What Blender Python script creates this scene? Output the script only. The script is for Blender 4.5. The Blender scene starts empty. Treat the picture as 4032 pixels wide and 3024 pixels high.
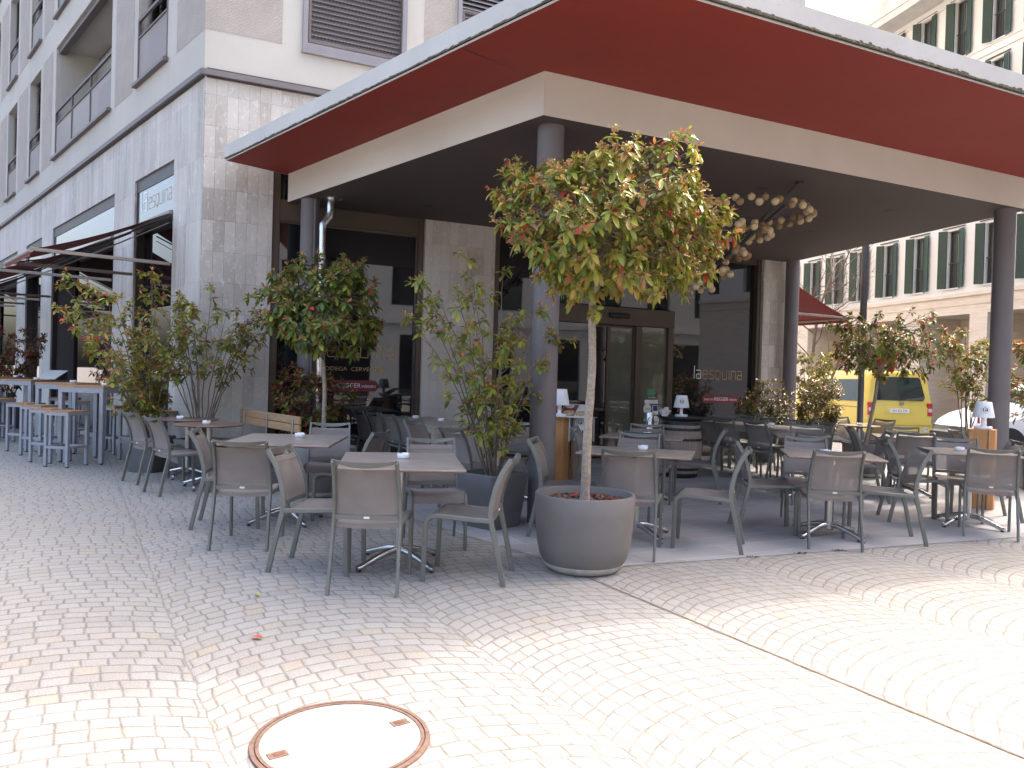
import bpy, math, random
import numpy as np
from mathutils import Vector, Matrix
random.seed(7)
rng = np.random.default_rng(11)
rad = math.radians
S = bpy.context.scene
COL = S.collection

# ------------------------------------------------------------------ camera
EYE, ROLL, PITCH = 1.40, 0.0283, 0.0100
cam_d = bpy.data.cameras.new('camera'); cam = bpy.data.objects.new('camera', cam_d); COL.objects.link(cam)
cam_d.sensor_width = 36.0; cam_d.lens = 36.0 * 3000 / 4032; cam_d.clip_start = 0.05; cam_d.clip_end = 2000
_c, _s = math.cos(ROLL), math.sin(ROLL)
_up = Vector((0, math.sin(PITCH), math.cos(PITCH))); _eu = Vector((1, 0, 0)); _f = Vector((0, math.cos(PITCH), -math.sin(PITCH)))
_x = _c * _eu + _s * _up; _y = -_s * _eu + _c * _up
cam.matrix_world = Matrix(((_x.x, _y.x, -_f.x, 0), (_x.y, _y.y, -_f.y, 0), (_x.z, _y.z, -_f.z, EYE), (0, 0, 0, 1)))
S.camera = cam

# ------------------------------------------------------------------ light
SUN_AZ, SUN_EL = 50.0, 52.0
SUN_STR, SKY_STR, EXPO = 0.5, 0.15, 2.62
w = bpy.data.worlds.new('World'); S.world = w; w.use_nodes = True
nt = w.node_tree; nt.nodes.clear()
sky = nt.nodes.new('ShaderNodeTexSky'); sky.sky_type = 'NISHITA'; sky.sun_disc = False
sky.sun_elevation = rad(SUN_EL); sky.sun_rotation = rad(SUN_AZ)
sky.air_density = 1.0; sky.dust_density = 8.0; sky.ozone_density = 0.5
bg = nt.nodes.new('ShaderNodeBackground'); bg.inputs[1].default_value = SKY_STR
wo = nt.nodes.new('ShaderNodeOutputWorld')
nt.links.new(sky.outputs[0], bg.inputs[0]); nt.links.new(bg.outputs[0], wo.inputs[0])
sun_d = bpy.data.lights.new('sun', 'SUN'); sun = bpy.data.objects.new('sun', sun_d); COL.objects.link(sun)
sun_d.energy = SUN_STR; sun_d.angle = rad(1.6); sun_d.color = (1.0, 0.95, 0.88)
_d = Vector((math.sin(rad(SUN_AZ)) * math.cos(rad(SUN_EL)), math.cos(rad(SUN_AZ)) * math.cos(rad(SUN_EL)), math.sin(rad(SUN_EL))))
sun.rotation_euler = _d.to_track_quat('Z', 'Y').to_euler(); sun.location = (20, 20, 40)
S.view_settings.view_transform = 'Standard'; S.view_settings.look = 'None'
S.view_settings.exposure = EXPO; S.view_settings.gamma = 1.0; S.view_settings.use_curve_mapping = False
S.cycles.max_bounces = 8; S.cycles.transparent_max_bounces = 12
S.cycles.sample_clamp_indirect = 6.0

# ------------------------------------------------------------------ site axes (two building sides meet at an obtuse corner)
AZL, AZR = rad(-41.84), rad(64.68)
L2 = np.array([math.sin(AZL), math.cos(AZL)]); R2 = np.array([math.sin(AZR), math.cos(AZR)])
NL = np.array([-L2[1], L2[0]]); NR = np.array([R2[1], -R2[0]])
CN = np.array([-4.317, 10.473])
def FL(u, o, z): p = CN + u * L2 + o * NL; return (p[0], p[1], z)
def FR(u, o, z): p = CN + u * R2 + o * NR; return (p[0], p[1], z)

# ------------------------------------------------------------------ object helpers
def tag(o, label, cat, group=None):
    o['label'] = label; o['category'] = cat
    if group: o['group'] = group
    return o
def thing(name, label, cat, loc=(0, 0, 0), az=0, group=None):
    o = bpy.data.objects.new(name, None); COL.objects.link(o); o.empty_display_size = 0.1
    o.location = loc; o.rotation_euler = (0, 0, -rad(az))
    return tag(o, label, cat, group)
def dup(root, loc, az, label, group=None):
    r = root.copy(); COL.objects.link(r); r.location = loc; r.rotation_euler = (0, 0, -rad(az))
    r['label'] = label
    if group: r['group'] = group
    for ch in list(root.children):
        c = ch.copy(); COL.objects.link(c); c.parent = r
        for g in list(ch.children):
            d = g.copy(); COL.objects.link(d); d.parent = c
    return r

class MB:
    def __init__(s): s.v = []; s.f = []
    def add(s, vs, fs):
        n = len(s.v); s.v += [tuple(p) for p in vs]; s.f += [tuple(n + i for i in f) for f in fs]; return s
    def quad(s, a, b, c, d): return s.add([a, b, c, d], [(0, 1, 2, 3)])
    def box(s, x0, x1, y0, y1, z0, z1, T=None):
        P = [(x, y, z) for z in (z0, z1) for y in (y0, y1) for x in (x0, x1)]
        if T: P = [T(*p) for p in P]
        return s.add(P, [(0, 2, 3, 1), (4, 5, 7, 6), (0, 1, 5, 4), (2, 6, 7, 3), (0, 4, 6, 2), (1, 3, 7, 5)])
    def prism(s, poly, z0, z1, T=None, top=True, bot=True):
        n = len(poly); P = [(x, y, z0) for x, y in poly] + [(x, y, z1) for x, y in poly]
        if T: P = [T(*p) for p in P]
        F = [(i, (i + 1) % n, n + (i + 1) % n, n + i) for i in range(n)]
        if bot: F.append(tuple(range(n - 1, -1, -1)))
        if top: F.append(tuple(range(n, 2 * n)))
        return s.add(P, F)
    def tube(s, pts, r, n=8, caps=True, ry=None, up=(0, 0, 1)):
        pts = [Vector(p) for p in pts]; m = len(pts)
        rs = r if isinstance(r, (list, tuple)) else [r] * m
        rys = rs if ry is None else (ry if isinstance(ry, (list, tuple)) else [ry] * m)
        V = []; prev = None
        for i in range(m):
            t = (pts[min(i + 1, m - 1)] - pts[max(i - 1, 0)]).normalized()
            if prev is None:
                a = Vector(up)
                if abs(a.dot(t)) > 0.95: a = Vector((1, 0, 0)) if abs(t.x) < 0.9 else Vector((0, 1, 0))
                a = (a - t * a.dot(t)).normalized()
            else:
                a = (prev - t * prev.dot(t)).normalized()
            prev = a; b = t.cross(a)
            for k in range(n):
                q = 2 * math.pi * (k + 0.5) / n
                V.append(pts[i] + a * (math.cos(q) * rys[i]) + b * (math.sin(q) * rs[i]))
        F = [(i * n + k, i * n + (k + 1) % n, (i + 1) * n + (k + 1) % n, (i + 1) * n + k) for i in range(m - 1) for k in range(n)]
        if caps: F += [tuple(range(n - 1, -1, -1)), tuple((m - 1) * n + k for k in range(n))]
        return s.add(V, F)
    def bar(s, pts, wdt, hgt, side=(1, 0, 0)):
        # flat section swept in a plane; "side" is the constant width axis
        pts = [Vector(p) for p in pts]; sd = Vector(side).normalized(); m = len(pts); V = []
        c = min(wdt, hgt) * 0.22
        prof = [(-wdt / 2 + c, -hgt / 2), (wdt / 2 - c, -hgt / 2), (wdt / 2, -hgt / 2 + c), (wdt / 2, hgt / 2 - c), (wdt / 2 - c, hgt / 2), (-wdt / 2 + c, hgt / 2), (-wdt / 2, hgt / 2 - c), (-wdt / 2, -hgt / 2 + c)]
        for i in range(m):
            t = (pts[min(i + 1, m - 1)] - pts[max(i - 1, 0)]).normalized()
            nrm = sd.cross(t).normalized()
            for a, b in prof: V.append(pts[i] + sd * a + nrm * b)
        n = 8
        F = [(i * n + k, i * n + (k + 1) % n, (i + 1) * n + (k + 1) % n, (i + 1) * n + k) for i in range(m - 1) for k in range(n)]
        F += [tuple(range(n - 1, -1, -1)), tuple((m - 1) * n + k for k in range(n))]
        return s.add(V, F)
    def lathe(s, prof, n=32, c=(0, 0), T=None):
        V = []; m = len(prof)
        for r, z in prof:
            for k in range(n):
                q = 2 * math.pi * k / n; p = (c[0] + r * math.cos(q), c[1] + r * math.sin(q), z)
                V.append(T(*p) if T else p)
        F = [(i * n + k, i * n + (k + 1) % n, (i + 1) * n + (k + 1) % n, (i + 1) * n + k) for i in range(m - 1) for k in range(n)]
        if prof[0][0] > 1e-5: F.append(tuple(range(n - 1, -1, -1)))
        if prof[-1][0] > 1e-5: F.append(tuple((m - 1) * n + k for k in range(n)))
        return s.add(V, F)
    def sphere(s, c, r, n=12, m=8):
        prof = [(max(1e-4, r * math.sin(math.pi * i / m)), -r * math.cos(math.pi * i / m)) for i in range(m + 1)]
        V = []
        for rr, z in prof:
            for k in range(n):
                q = 2 * math.pi * k / n; V.append((c[0] + rr * math.cos(q), c[1] + rr * math.sin(q), c[2] + z))
        return s.add(V, [(i * n + k, i * n + (k + 1) % n, (i + 1) * n + (k + 1) % n, (i + 1) * n + k) for i in range(m) for k in range(n)])
    def build(s, name, mat, parent=None, smooth=0.0, bevel=0.0, uv=False, segs=1):
        me = bpy.data.meshes.new(name); me.from_pydata(s.v, [], s.f); me.update()
        if bevel > 0:
            import bmesh
            bm = bmesh.new(); bm.from_mesh(me); bmesh.ops.remove_doubles(bm, verts=bm.verts, dist=1e-5)
            es = [e for e in bm.edges if len(e.link_faces) == 2 and e.calc_face_angle(0) > 0.5]
            bmesh.ops.bevel(bm, geom=es, offset=bevel, segments=segs, profile=0.5, affect='EDGES', clamp_overlap=True)
            bm.to_mesh(me); bm.free()
        if uv:
            lay = me.uv_layers.new(name='UVMap')
            for p in me.polygons:
                n = p.normal
                if abs(n.z) < 0.7:
                    h = Vector((-n.y, n.x, 0)).normalized()
                    for li in p.loop_indices:
                        c = me.vertices[me.loops[li].vertex_index].co; lay.data[li].uv = (c.dot(h), c.z)
                else:
                    for li in p.loop_indices:
                        c = me.vertices[me.loops[li].vertex_index].co; lay.data[li].uv = (c.x, c.y)
        if smooth > 0:
            me.polygons.foreach_set('use_smooth', [True] * len(me.polygons))
            try: me.set_sharp_from_angle(angle=rad(smooth))
            except Exception: pass
        me.materials.append(mat)
        o = bpy.data.objects.new(name, me); COL.objects.link(o)
        if parent: o.parent = parent
        return o
def struct(o): o['kind'] = 'structure'; return o

# ------------------------------------------------------------------ materials
class NG:
    def __init__(s, name):
        s.m = bpy.data.materials.new(name); s.m.use_nodes = True; s.t = s.m.node_tree
        s.p = s.t.nodes['Principled BSDF']
    def n(s, typ, **kw):
        nd = s.t.nodes.new(typ)
        for k, v in kw.items(): setattr(nd, k, v)
        return nd
    def l(s, a, b): s.t.links.new(a, b)
    def put(s, sock, v):
        if hasattr(v, 'is_output') or isinstance(v, bpy.types.NodeSocket): s.l(v, sock)
        else: sock.default_value = v
    def math(s, op, a, b=0.0, c=None):
        nd = s.n('ShaderNodeMath', operation=op); s.put(nd.inputs[0], a); s.put(nd.inputs[1], b)
        if c is not None: s.put(nd.inputs[2], c)
        return nd.outputs[0]
    def co(s, kind='Object'): return s.n('ShaderNodeTexCoord').outputs[kind]
    def mapv(s, v, scale=(1, 1, 1), rot=(0, 0, 0), loc=(0, 0, 0)):
        nd = s.n('ShaderNodeMapping'); s.l(v, nd.inputs[0]); nd.inputs['Scale'].default_value = scale; nd.inputs['Rotation'].default_value = rot; nd.inputs['Location'].default_value = loc
        return nd.outputs[0]
    def noise(s, v, scale, detail=3.0, rough=0.55, out='Fac'):
        nd = s.n('ShaderNodeTexNoise'); s.l(v, nd.inputs['Vector']); nd.inputs['Scale'].default_value = scale; nd.inputs['Detail'].default_value = detail; nd.inputs['Roughness'].default_value = rough
        return nd.outputs[out]
    def ramp(s, f, stops):
        nd = s.n('ShaderNodeValToRGB'); s.l(f, nd.inputs[0]); e = nd.color_ramp.elements
        while len(e) < len(stops): e.new(0.5)
        for i, (p, c) in enumerate(stops):
            e[i].position = p; e[i].color = (c[0], c[1], c[2], 1) if not isinstance(c, (int, float)) else (c, c, c, 1)
        return nd.outputs[0]
    def mix(s, f, a, b, mode='MIX'):
        nd = s.n('ShaderNodeMix', data_type='RGBA', blend_type=mode); s.put(nd.inputs[0], f)
        for i, v in ((6, a), (7, b)):
            if isinstance(v, tuple): nd.inputs[i].default_value = (v[0], v[1], v[2], 1)
            else: s.l(v, nd.inputs[i])
        return nd.outputs[2]
    def bump(s, h, strength=0.3, dist=0.01):
        nd = s.n('ShaderNodeBump'); s.l(h, nd.inputs['Height']); nd.inputs['Strength'].default_value = strength; nd.inputs['Distance'].default_value = dist
        s.l(nd.outputs[0], s.p.inputs['Normal']); return nd
    def base(s, v):
        if isinstance(v, tuple): s.p.inputs['Base Color'].default_value = (v[0], v[1], v[2], 1)
        else: s.l(v, s.p.inputs['Base Color'])
    def set(s, rough=None, metal=None, spec=None, **kw):
        if rough is not None: s.put(s.p.inputs['Roughness'], rough)
        if metal is not None: s.p.inputs['Metallic'].default_value = metal
        if spec is not None: s.p.inputs['Specular IOR Level'].default_value = spec
        return s
M = {}
def simple(name, col, rough=0.5, metal=0.0, var=0.12, scale=6.0, bump=0.0, bscale=60.0, spec=0.5, dirt=None):
    g = NG(name); v = g.co('Object'); f = g.noise(v, scale, 4)
    lo = tuple(c * (1 - var) for c in col); hi = tuple(min(1, c * (1 + var)) for c in col)
    c = g.ramp(f, [(0.3, lo), (0.7, hi)])
    if dirt:
        f2 = g.noise(v, dirt[1], 6, 0.65); m = g.ramp(f2, [(dirt[2], 0.0), (dirt[2] + 0.08, 1.0)])
        c = g.mix(g.math('MULTIPLY', m, dirt[3]), c, dirt[0])
    g.base(c); g.set(rough, metal, spec)
    if bump: g.bump(g.noise(v, bscale, 3), bump, 0.004)
    M[name] = g.m; return g.m
# --- frames, plastics, metals
simple('chair_frame', (0.16, 0.162, 0.148), 0.45, 0.35, 0.08, 9)
simple('alu_polished', (0.62, 0.62, 0.64), 0.22, 0.95, 0.05, 5)
simple('alu_brushed', (0.50, 0.49, 0.47), 0.38, 0.9, 0.06, 12)
simple('grey_steel', (0.30, 0.31, 0.345), 0.5, 0.25, 0.06, 8)
simple('ashtray_white', (0.80, 0.81, 0.83), 0.25, 0, 0.02)
simple('lamp_white', (0.80, 0.81, 0.84), 0.4, 0, 0.02)
simple('white_tag', (0.72, 0.70, 0.62), 0.5, 0, 0.02)
simple('black_rubber', (0.02, 0.02, 0.022), 0.6)
simple('pot_round', (0.15, 0.137, 0.132), 0.62, 0, 0.10, 3, 0.15, 120, 0.4, ((0.34, 0.31, 0.28), 5.0, 0.66, 0.55))
simple('pot_base', (0.46, 0.44, 0.40), 0.8, 0, 0.15, 14)
simple('pot_square', (0.105, 0.106, 0.112), 0.55, 0, 0.08, 5, 0.1, 150)
simple('soil', (0.035, 0.026, 0.02), 0.95, 0, 0.4, 30, 0.8, 40)
simple('bronze_frame', (0.085, 0.062, 0.046), 0.5, 0.25, 0.08, 3)
simple('dark_frame', (0.045, 0.038, 0.037), 0.5, 0.1, 0.1, 4)
simple('panel_black', (0.02, 0.016, 0.015), 0.85, 0, 0.1, 2, 0, 60, 0.2)
simple('rail_brown', (0.12, 0.095, 0.088), 0.6, 0.0, 0.06, 5)
simple('blind_grey', (0.22, 0.205, 0.215), 0.5, 0.2, 0.06, 4)
simple('ledge_metal', (0.15, 0.13, 0.13), 0.6, 0.0, 0.08, 2)
simple('soffit_red', (0.235, 0.028, 0.018), 0.7, 0, 0.06, 1.2, 0.12, 90)
simple('ceiling_brown', (0.078, 0.060, 0.058), 0.75, 0, 0.06, 1.0, 0.1, 60)
simple('column_grey', (0.135, 0.122, 0.128), 0.6, 0, 0.07, 2.5, 0.12, 50, 0.5, ((0.3, 0.29, 0.29), 7.0, 0.70, 0.5))
simple('awning_red', (0.17, 0.016, 0.016), 0.8, 0, 0.08, 2)
simple('awning_bar', (0.26, 0.225, 0.195), 0.5, 0.2, 0.05, 3)
simple('wire_dark', (0.03, 0.026, 0.026), 0.5)
simple('barrel_hoop', (0.035, 0.034, 0.036), 0.5, 0.6, 0.3, 20)
simple('post_dark', (0.05, 0.047, 0.052), 0.45, 0.2)
simple('van_yellow', (0.66, 0.52, 0.10), 0.28, 0, 0.03, 1.5, 0, 60, 0.6)
simple('car_white', (0.78, 0.77, 0.74), 0.25, 0, 0.02, 1.5)
simple('car_black', (0.018, 0.018, 0.02), 0.6)
simple('tail_red', (0.45, 0.02, 0.025), 0.2)
simple('lens_white', (0.6, 0.58, 0.56), 0.2)
simple('rim_silver', (0.45, 0.45, 0.46), 0.3, 0.8)
simple('plate_white', (0.75, 0.75, 0.75), 0.4)
simple('ink_dark', (0.03, 0.028, 0.03), 0.5)
simple('ink_white', (0.78, 0.78, 0.78), 0.5)
simple('sign_red', (0.17, 0.018, 0.03), 0.5)
simple('gold_letter', (0.45, 0.27, 0.10), 0.45)
simple('sticker_green', (0.06, 0.30, 0.20), 0.5)
simple('sticker_blue', (0.02, 0.04, 0.22), 0.5)
simple('sticker_yellow', (0.6, 0.5, 0.1), 0.5)
simple('red_clip', (0.4, 0.02, 0.03), 0.4)
simple('red_pot', (0.38, 0.045, 0.03), 0.5)
simple('white_wall', (0.60, 0.59, 0.575), 0.9, 0, 0.03, 0.6, 0.15, 20)
simple('shutter_green', (0.028, 0.052, 0.036), 0.55, 0, 0.1, 3)
simple('shutter_edge', (0.16, 0.11, 0.075), 0.6)
simple('door_dark', (0.05, 0.038, 0.033), 0.5)
simple('cornice_grey', (0.52, 0.51, 0.49), 0.85, 0, 0.12, 1.5)
simple('curtain', (0.30, 0.32, 0.31), 0.9, 0, 0.25, 14)
simple('key_rust', (0.115, 0.05, 0.028), 0.9, 0, 0.3, 30)
simple('menu_white', (0.62, 0.60, 0.58), 0.35)
simple('menu_food', (0.42, 0.34, 0.20), 0.35, 0, 0.5, 18)
simple('menu_brown', (0.16, 0.10, 0.07), 0.35)
simple('globe_pale', (0.52, 0.40, 0.24), 0.75, 0, 0.06, 20)
simple('globe_tan', (0.26, 0.17, 0.09), 0.75, 0, 0.08, 20)

def glass(name, col, rough=0.02, spec=0.5, ior=1.55, coat=0.0):
    g = NG(name); g.base(col); g.set(rough, 0.0, spec); g.p.inputs['IOR'].default_value = ior
    v = g.co('Object'); g.bump(g.noise(v, 0.8, 1), 0.02, 0.05)
    M[name] = g.m; return g.m
glass('glass_dark', (0.012, 0.012, 0.014), 0.02, 0.6, 1.7)
glass('glass_blue', (0.10, 0.105, 0.12), 0.05, 0.7, 2.0)
glass('glass_green', (0.03, 0.045, 0.04), 0.03, 0.6, 1.6)
glass('glass_door', (0.11, 0.115, 0.092), 0.03, 0.6, 1.6)
glass('glass_car', (0.012, 0.022, 0.020), 0.03, 0.6, 1.5)

def m_mesh_fabric():
    g = NG('mesh_fabric'); v = g.co('Object')
    wv = g.noise(v, 260, 1); f = g.noise(v, 5, 3)
    c = g.ramp(f, [(0.3, (0.215, 0.182, 0.165)), (0.7, (0.265, 0.228, 0.208))])
    c = g.mix(g.math('MULTIPLY', wv, 0.25), c, (0.14, 0.12, 0.11)); g.base(c); g.set(0.7)
    tr = g.n('ShaderNodeBsdfTransparent'); mx = g.n('ShaderNodeMixShader'); out = g.t.nodes['Material Output']
    mx.inputs[0].default_value = 0.16; g.l(g.p.outputs[0], mx.inputs[1]); g.l(tr.outputs[0], mx.inputs[2]); g.l(mx.outputs[0], out.inputs[0])
    M['mesh_fabric'] = g.m
m_mesh_fabric()
def m_screen():
    g = NG('railing_screen'); g.base((0.33, 0.29, 0.27)); g.set(0.6)
    tr = g.n('ShaderNodeBsdfTransparent'); mx = g.n('ShaderNodeMixShader'); out = g.t.nodes['Material Output']
    mx.inputs[0].default_value = 0.28; g.l(g.p.outputs[0], mx.inputs[1]); g.l(tr.outputs[0], mx.inputs[2]); g.l(mx.outputs[0], out.inputs[0])
    M['railing_screen'] = g.m
m_screen()
def m_table():
    g = NG('table_slate'); v = g.mapv(g.co('Object'), (2.5, 9, 2.5)); rnd = g.n('ShaderNodeObjectInfo').outputs['Random']
    f = g.noise(v, 3.0, 8, 0.68); k = g.math('ABSOLUTE', g.math('SUBTRACT', f, 0.5))
    c = g.ramp(f, [(0.28, (0.20, 0.16, 0.135)), (0.5, (0.30, 0.255, 0.22)), (0.72, (0.38, 0.335, 0.295))])
    vein = g.ramp(k, [(0.0, 1.0), (0.012, 0.0)])
    c = g.mix(g.math('MULTIPLY', vein, 0.45), c, (0.10, 0.065, 0.05)); g.base(c); g.set(0.34)
    g.bump(f, 0.12, 0.002); M['table_slate'] = g.m
m_table(); simple('table_edge', (0.17, 0.06, 0.04), 0.5); simple('table_brown', (0.19, 0.12, 0.088), 0.38, 0, 0.2, 7)
def wood(name, a, b, grain=(30, 2, 2), rough=0.55, knots=False, cracks=0.0):
    g = NG(name); v = g.mapv(g.co('Object'), grain); f = g.noise(v, 1.6, 7, 0.6)
    c = g.ramp(f, [(0.25, a), (0.75, b)])
    f2 = g.noise(g.mapv(g.co('Object'), tuple(x * 2.2 for x in grain)), 2.2, 4, 0.7)
    c = g.mix(g.ramp(f2, [(0.55, 0.0), (0.7, 0.55)]), c, tuple(x * 0.55 for x in a))
    g.base(c); g.set(rough); g.bump(f2, 0.25, 0.003); M[name] = g.m
wood('teak', (0.33, 0.17, 0.075), (0.46, 0.27, 0.13), (2, 26, 26))
wood('teak_grey', (0.30, 0.26, 0.21), (0.45, 0.40, 0.34), (2, 26, 26))
wood('bench_oak', (0.30, 0.18, 0.09), (0.44, 0.29, 0.16), (2, 28, 28))
wood('log_orange', (0.36, 0.15, 0.045), (0.60, 0.31, 0.12), (16, 16, 1.2))
wood('log_brown', (0.17, 0.095, 0.055), (0.30, 0.19, 0.12), (22, 22, 1.6))
wood('barrel_oak', (0.20, 0.155, 0.12), (0.31, 0.25, 0.205), (20, 20, 1.4), 0.7)
wood('bark', (0.16, 0.125, 0.095), (0.40, 0.34, 0.28), (16, 16, 22), 0.85)
wood('twig', (0.10, 0.075, 0.055), (0.20, 0.16, 0.12), (30, 30, 8), 0.85)
wood('mulch', (0.055, 0.03, 0.022), (0.19, 0.10, 0.075), (14, 14, 14), 0.9)

def m_leaf(name='leaf', rough=0.38, trans=0.32):
    g = NG(name); a = g.n('ShaderNodeAttribute', attribute_name='tint'); g.l(a.outputs['Color'], g.p.inputs['Base Color']); g.set(rough, 0, 0.45)
    tl = g.n('ShaderNodeBsdfTranslucent'); g.l(a.outputs['Color'], tl.inputs[0]); mx = g.n('ShaderNodeMixShader'); mx.inputs[0].default_value = trans
    out = g.t.nodes['Material Output']; g.l(g.p.outputs[0], mx.inputs[1]); g.l(tl.outputs[0], mx.inputs[2]); g.l(mx.outputs[0], out.inputs[0])
    M[name] = g.m
m_leaf(); m_leaf('leaf_glossy', 0.22, 0.2)

def m_plaster():
    g = NG('plaster'); v = g.co('Object'); f = g.noise(v, 0.5, 4); c = g.ramp(f, [(0.3, (0.42, 0.395, 0.355)), (0.7, (0.475, 0.45, 0.41))])
    st = g.noise(g.mapv(v, (1.2, 1.2, 0.12)), 2.0, 5, 0.6); c = g.mix(g.ramp(st, [(0.55, 0.0), (0.8, 0.35)]), c, (0.34, 0.315, 0.28))
    g.base(c); g.set(0.95); g.bump(g.noise(v, 45, 3, 0.6), 0.35, 0.006); M['plaster'] = g.m
    g = NG('ribbed_plaster'); v = g.n('ShaderNodeUVMap').outputs[0]
    wv = g.n('ShaderNodeTexWave', wave_type='BANDS', bands_direction='X'); g.l(g.mapv(v, (1, 1, 1), (0, 0, 0.9)), wv.inputs[0]); wv.inputs['Scale'].default_value = 9.0; wv.inputs['Distortion'].default_value = 5.0; wv.inputs['Detail'].default_value = 3; wv.inputs['Detail Scale'].default_value = 2.5
    c = g.ramp(g.noise(v, 2.0, 6, 0.65), [(0.3, (0.33, 0.295, 0.26)), (0.7, (0.40, 0.365, 0.33))])
    c = g.mix(g.math('MULTIPLY', wv.outputs['Fac'], 0.3), c, (0.29, 0.255, 0.22)); g.base(c); g.set(0.95); g.bump(wv.outputs['Fac'], 0.55, 0.01); M['ribbed_plaster'] = g.m
m_plaster()
def m_stone(name, rowh, width, dark=1.0, stain=0.5, streak=0.0):
    g = NG(name); uv = g.n('ShaderNodeUVMap').outputs[0]; o = g.co('Object')
    b = g.n('ShaderNodeTexBrick'); g.l(uv, b.inputs['Vector']); b.offset = 0.0; b.squash = 1.0
    b.inputs['Scale'].default_value = 1.0; b.inputs['Brick Width'].default_value = width; b.inputs['Row Height'].default_value = rowh
    b.inputs['Mortar Size'].default_value = 0.0035; b.inputs['Mortar Smooth'].default_value = 0.3; b.inputs['Bias'].default_value = 0.0
    k = dark
    b.inputs['Color1'].default_value = (0.255 * k, 0.228 * k, 0.20 * k, 1); b.inputs['Color2'].default_value = (0.375 * k, 0.345 * k, 0.315 * k, 1); b.inputs['Mortar'].default_value = (0.20 * k, 0.175 * k, 0.15 * k, 1)
    c = b.outputs['Color']
    n1 = g.noise(g.mapv(o, (1, 1, 0.7)), 0.55, 6, 0.65); c = g.mix(g.ramp(n1, [(0.42, 0.0), (0.62, 0.6)]), c, (0.46 * k, 0.44 * k, 0.415 * k))
    sp = g.noise(g.mapv(o, (1, 1, 0.55)), 22, 5, 0.7); c = g.mix(g.ramp(sp, [(0.56, 0.0), (0.62, stain)]), c, (0.54 * k, 0.53 * k, 0.51 * k))
    pk = g.noise(o, 60, 3, 0.6); c = g.mix(g.ramp(pk, [(0.62, 0.0), (0.70, 0.5)]), c, (0.19 * k, 0.165 * k, 0.14 * k))
    if streak:
        sv = g.noise(g.mapv(o, (18, 18, 0.45)), 1.0, 4, 0.6); c = g.mix(g.ramp(sv, [(0.4, 0.0), (0.65, streak)]), c, (0.57, 0.565, 0.555))
        bd = g.noise(g.mapv(o, (9, 9, 0.2)), 1.0, 3, 0.6); c = g.mix(g.ramp(bd, [(0.45, 0.0), (0.7, 0.5)]), c, (0.35, 0.325, 0.30))
    # efflorescence : lime run-offs with a shape of their own
    e = g.noise(g.mapv(o, (2.2, 2.2, 1.1)), 2.4, 8, 0.72); c = g.mix(g.ramp(e, [(0.60, 0.0), (0.66, 0.75)]), c, (0.60, 0.60, 0.58))
    g.base(c); g.set(0.85); h = g.math('ADD', g.math('MULTIPLY', b.outputs['Fac'], -1.2), g.math('MULTIPLY', sp, 0.35)); g.bump(h, 0.5, 0.004); M[name] = g.m
m_stone('stone_cladding', 0.43, 0.145, 1.32, 0.35)
m_stone('stone_striped', 0.86, 0.29, 1.3, 0.3, 0.6)
def m_concrete():
    g = NG('fascia_concrete'); o = g.co('Object'); c = g.ramp(g.noise(o, 1.2, 5), [(0.3, (0.43, 0.42, 0.40)), (0.7, (0.50, 0.49, 0.47))])
    p = g.noise(o, 28, 4, 0.7); c = g.mix(g.ramp(p, [(0.66, 0.0), (0.70, 0.8)]), c, (0.30, 0.28, 0.25))
    r = g.noise(g.mapv(o, (7, 7, 0.8)), 1.5, 5, 0.7); c = g.mix(g.ramp(r, [(0.55, 0.0), (0.75, 0.4)]), c, (0.44, 0.42, 0.38))
    g.base(c); g.set(0.9); g.bump(p, 0.35, 0.006); M['fascia_concrete'] = g.m
    g = NG('beam_cream'); o = g.co('Object'); c = g.ramp(g.noise(o, 0.8, 5), [(0.3, (0.52, 0.475, 0.42)), (0.7, (0.60, 0.555, 0.495))])
    p = g.noise(o, 34, 4, 0.75); c = g.mix(g.ramp(p, [(0.68, 0.0), (0.71, 0.6)]), c, (0.36, 0.31, 0.25))
    br = g.noise(g.mapv(o, (1, 1, 14)), 1.2, 4); g.base(c); g.set(0.85); g.bump(g.math('ADD', p, g.math('MULTIPLY', br, 0.6)), 0.25, 0.006); M['beam_cream'] = g.m
    g = NG('moss'); o = g.co('Object'); c = g.ramp(g.noise(o, 24, 6, 0.7), [(0.35, (0.045, 0.036, 0.02)), (0.6, (0.12, 0.10, 0.065)), (0.8, (0.30, 0.28, 0.24))]); g.base(c); g.set(1.0); g.bump(g.noise(o, 60, 4), 1.0, 0.02); M['moss'] = g.m
    g = NG('travertine'); o = g.co('Object'); n = g.noise(g.mapv(o, (1, 1, 9)), 1.4, 6, 0.65); c = g.ramp(n, [(0.3, (0.50, 0.42, 0.345)), (0.7, (0.64, 0.565, 0.49))]); g.base(c); g.set(0.85); g.bump(n, 0.2, 0.01); M['travertine'] = g.m
m_concrete()
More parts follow.
